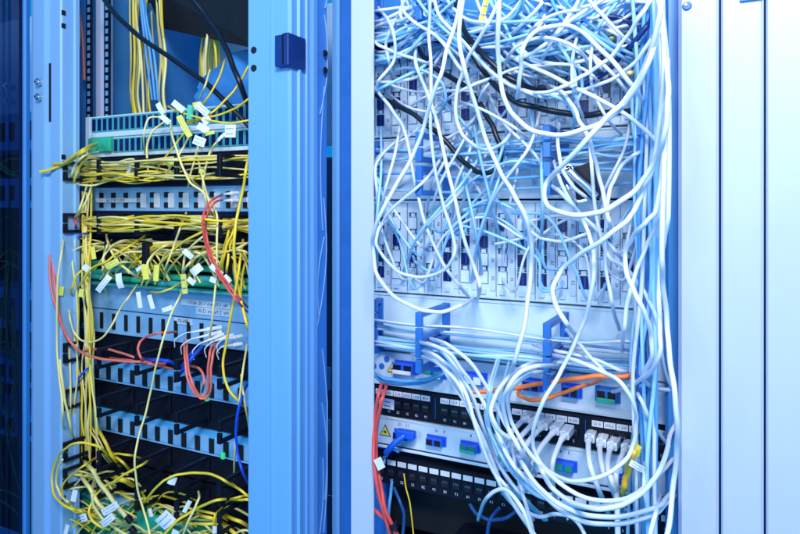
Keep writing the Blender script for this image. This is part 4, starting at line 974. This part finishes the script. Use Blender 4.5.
for px, py, lab in ((610, 41, 'short cream cable end among the white ones at the upper right'), (630, 73, 'short olive cable end at the right of the upper distribution panel')):
    cable('%f,%f %f,%f %f,%f' % ((px-4, py+8, px, py-1, px+5, py-4) if px < 620 else (px-8, py, px, py, px+8, py-1)), 60, .0032, 'cable_straw', lab, GY)

for i in range(12):  # level cables added in place of reflected ones
    y = rnd.choice((164, 166, 225, 262, 275, 345, 470, 500))+wob(-5, 5)
    gen([(-20, y+wob(-8, 8)), (-4, y+wob(-6, 6)), (10, y+wob(-8, 8)), (22, y+wob(-4, 14))], wob(8, 24), wob(1.7, 2.6), rnd.choice(('cable_straw', 'cable_yellow', 'cable_salmon', 'cable_yellow')), 'thin cable lying across the dim equipment behind the tinted glass', 'level cables added for the reflection in the tinted glass', 'fibre_cable')
for i in range(8):  # hanging cables added in place of reflected ones
    x = wob(4, 20); y0 = wob(180, 330)
    gen([(x, y0), (x+wob(-6, 6), y0+60), (x+wob(-8, 8), y0+120), (x+wob(-8, 8), y0+190)], wob(8, 24), wob(1.7, 2.4), rnd.choice(('cable_straw', 'cable_yellow', 'cable_salmon')), 'thin cable hanging down in front of the dim equipment behind the tinted glass', 'hanging cables added for the reflection in the tinted glass', 'fibre_cable')

L8 = 'thin white cable crossing the top third of the tangle in a loose arc'
for i in range(30):
    x = wob(390, 620); y = wob(10, 120); a = wob(0, 3.1); r_ = wob(30, 60); q = wob(-.7, .7)
    gen([(max(378, x+r_*math.cos(a+q*t)*t), min(y+r_*.8*math.sin(a+q*t)*t, 175)) for t in (-1.3, -.7, 0, .6, 1.2)], wob(50, 130), wob(2.9, 3.5), rnd.choice(('cable_white', 'cable_white', 'cable_white_shaded')), L8, 'loose arcs in the top third of the tangle')

# ================================================================== LIGHT, WORLD, CAMERA
wd = bpy.data.worlds.new('World'); SC.world = wd; wd.use_nodes = True
bg = wd.node_tree.nodes['Background']; bg.inputs[0].default_value = (0.0, 0.42, 1.0, 1); bg.inputs[1].default_value = 0.68
def area(name, loc, aim, size, watt, col):
    l = bpy.data.lights.new(name, 'AREA'); l.shape = 'RECTANGLE'; l.size, l.size_y = size; l.energy = watt; l.color = col
    o = bpy.data.objects.new(name, l); COL.objects.link(o); o.location = loc
    o.rotation_euler = (Vector(aim)-Vector(loc)).to_track_quat('-Z', 'Y').to_euler(); return o
area('ceiling_lamp', (0.20, -0.35, 2.10), (-0.35, 0.88, 1.25), (0.42, 0.28), 25.5, (0.95, 0.95, 1.0))
area('fill_lamp', (-0.55, -1.3, 1.75), (-0.70, 0.88, 1.3), (0.7, 0.7), 16, (0.74, 0.86, 1.0))  # unseen fill light added to brighten the left rack
cam = bpy.data.cameras.new('camera'); co = bpy.data.objects.new('camera', cam); COL.objects.link(co)
co.location = (0, 0, CZ); co.rotation_euler = (math.radians(90), 0, TH)
cam.sensor_width = 36; cam.lens = 36*FPX/800; cam.shift_y = -(267-HOR)/800; cam.clip_start = 0.01; cam.clip_end = 100
SC.camera = co
SC.view_settings.view_transform = 'Standard'; SC.view_settings.look = 'None'; SC.view_settings.exposure = 0; SC.view_settings.gamma = 1
SC.render.engine = 'CYCLES'
SC.cycles.max_bounces = 6; SC.cycles.use_denoising = True; SC.cycles.caustics_reflective = False; SC.cycles.caustics_refractive = False
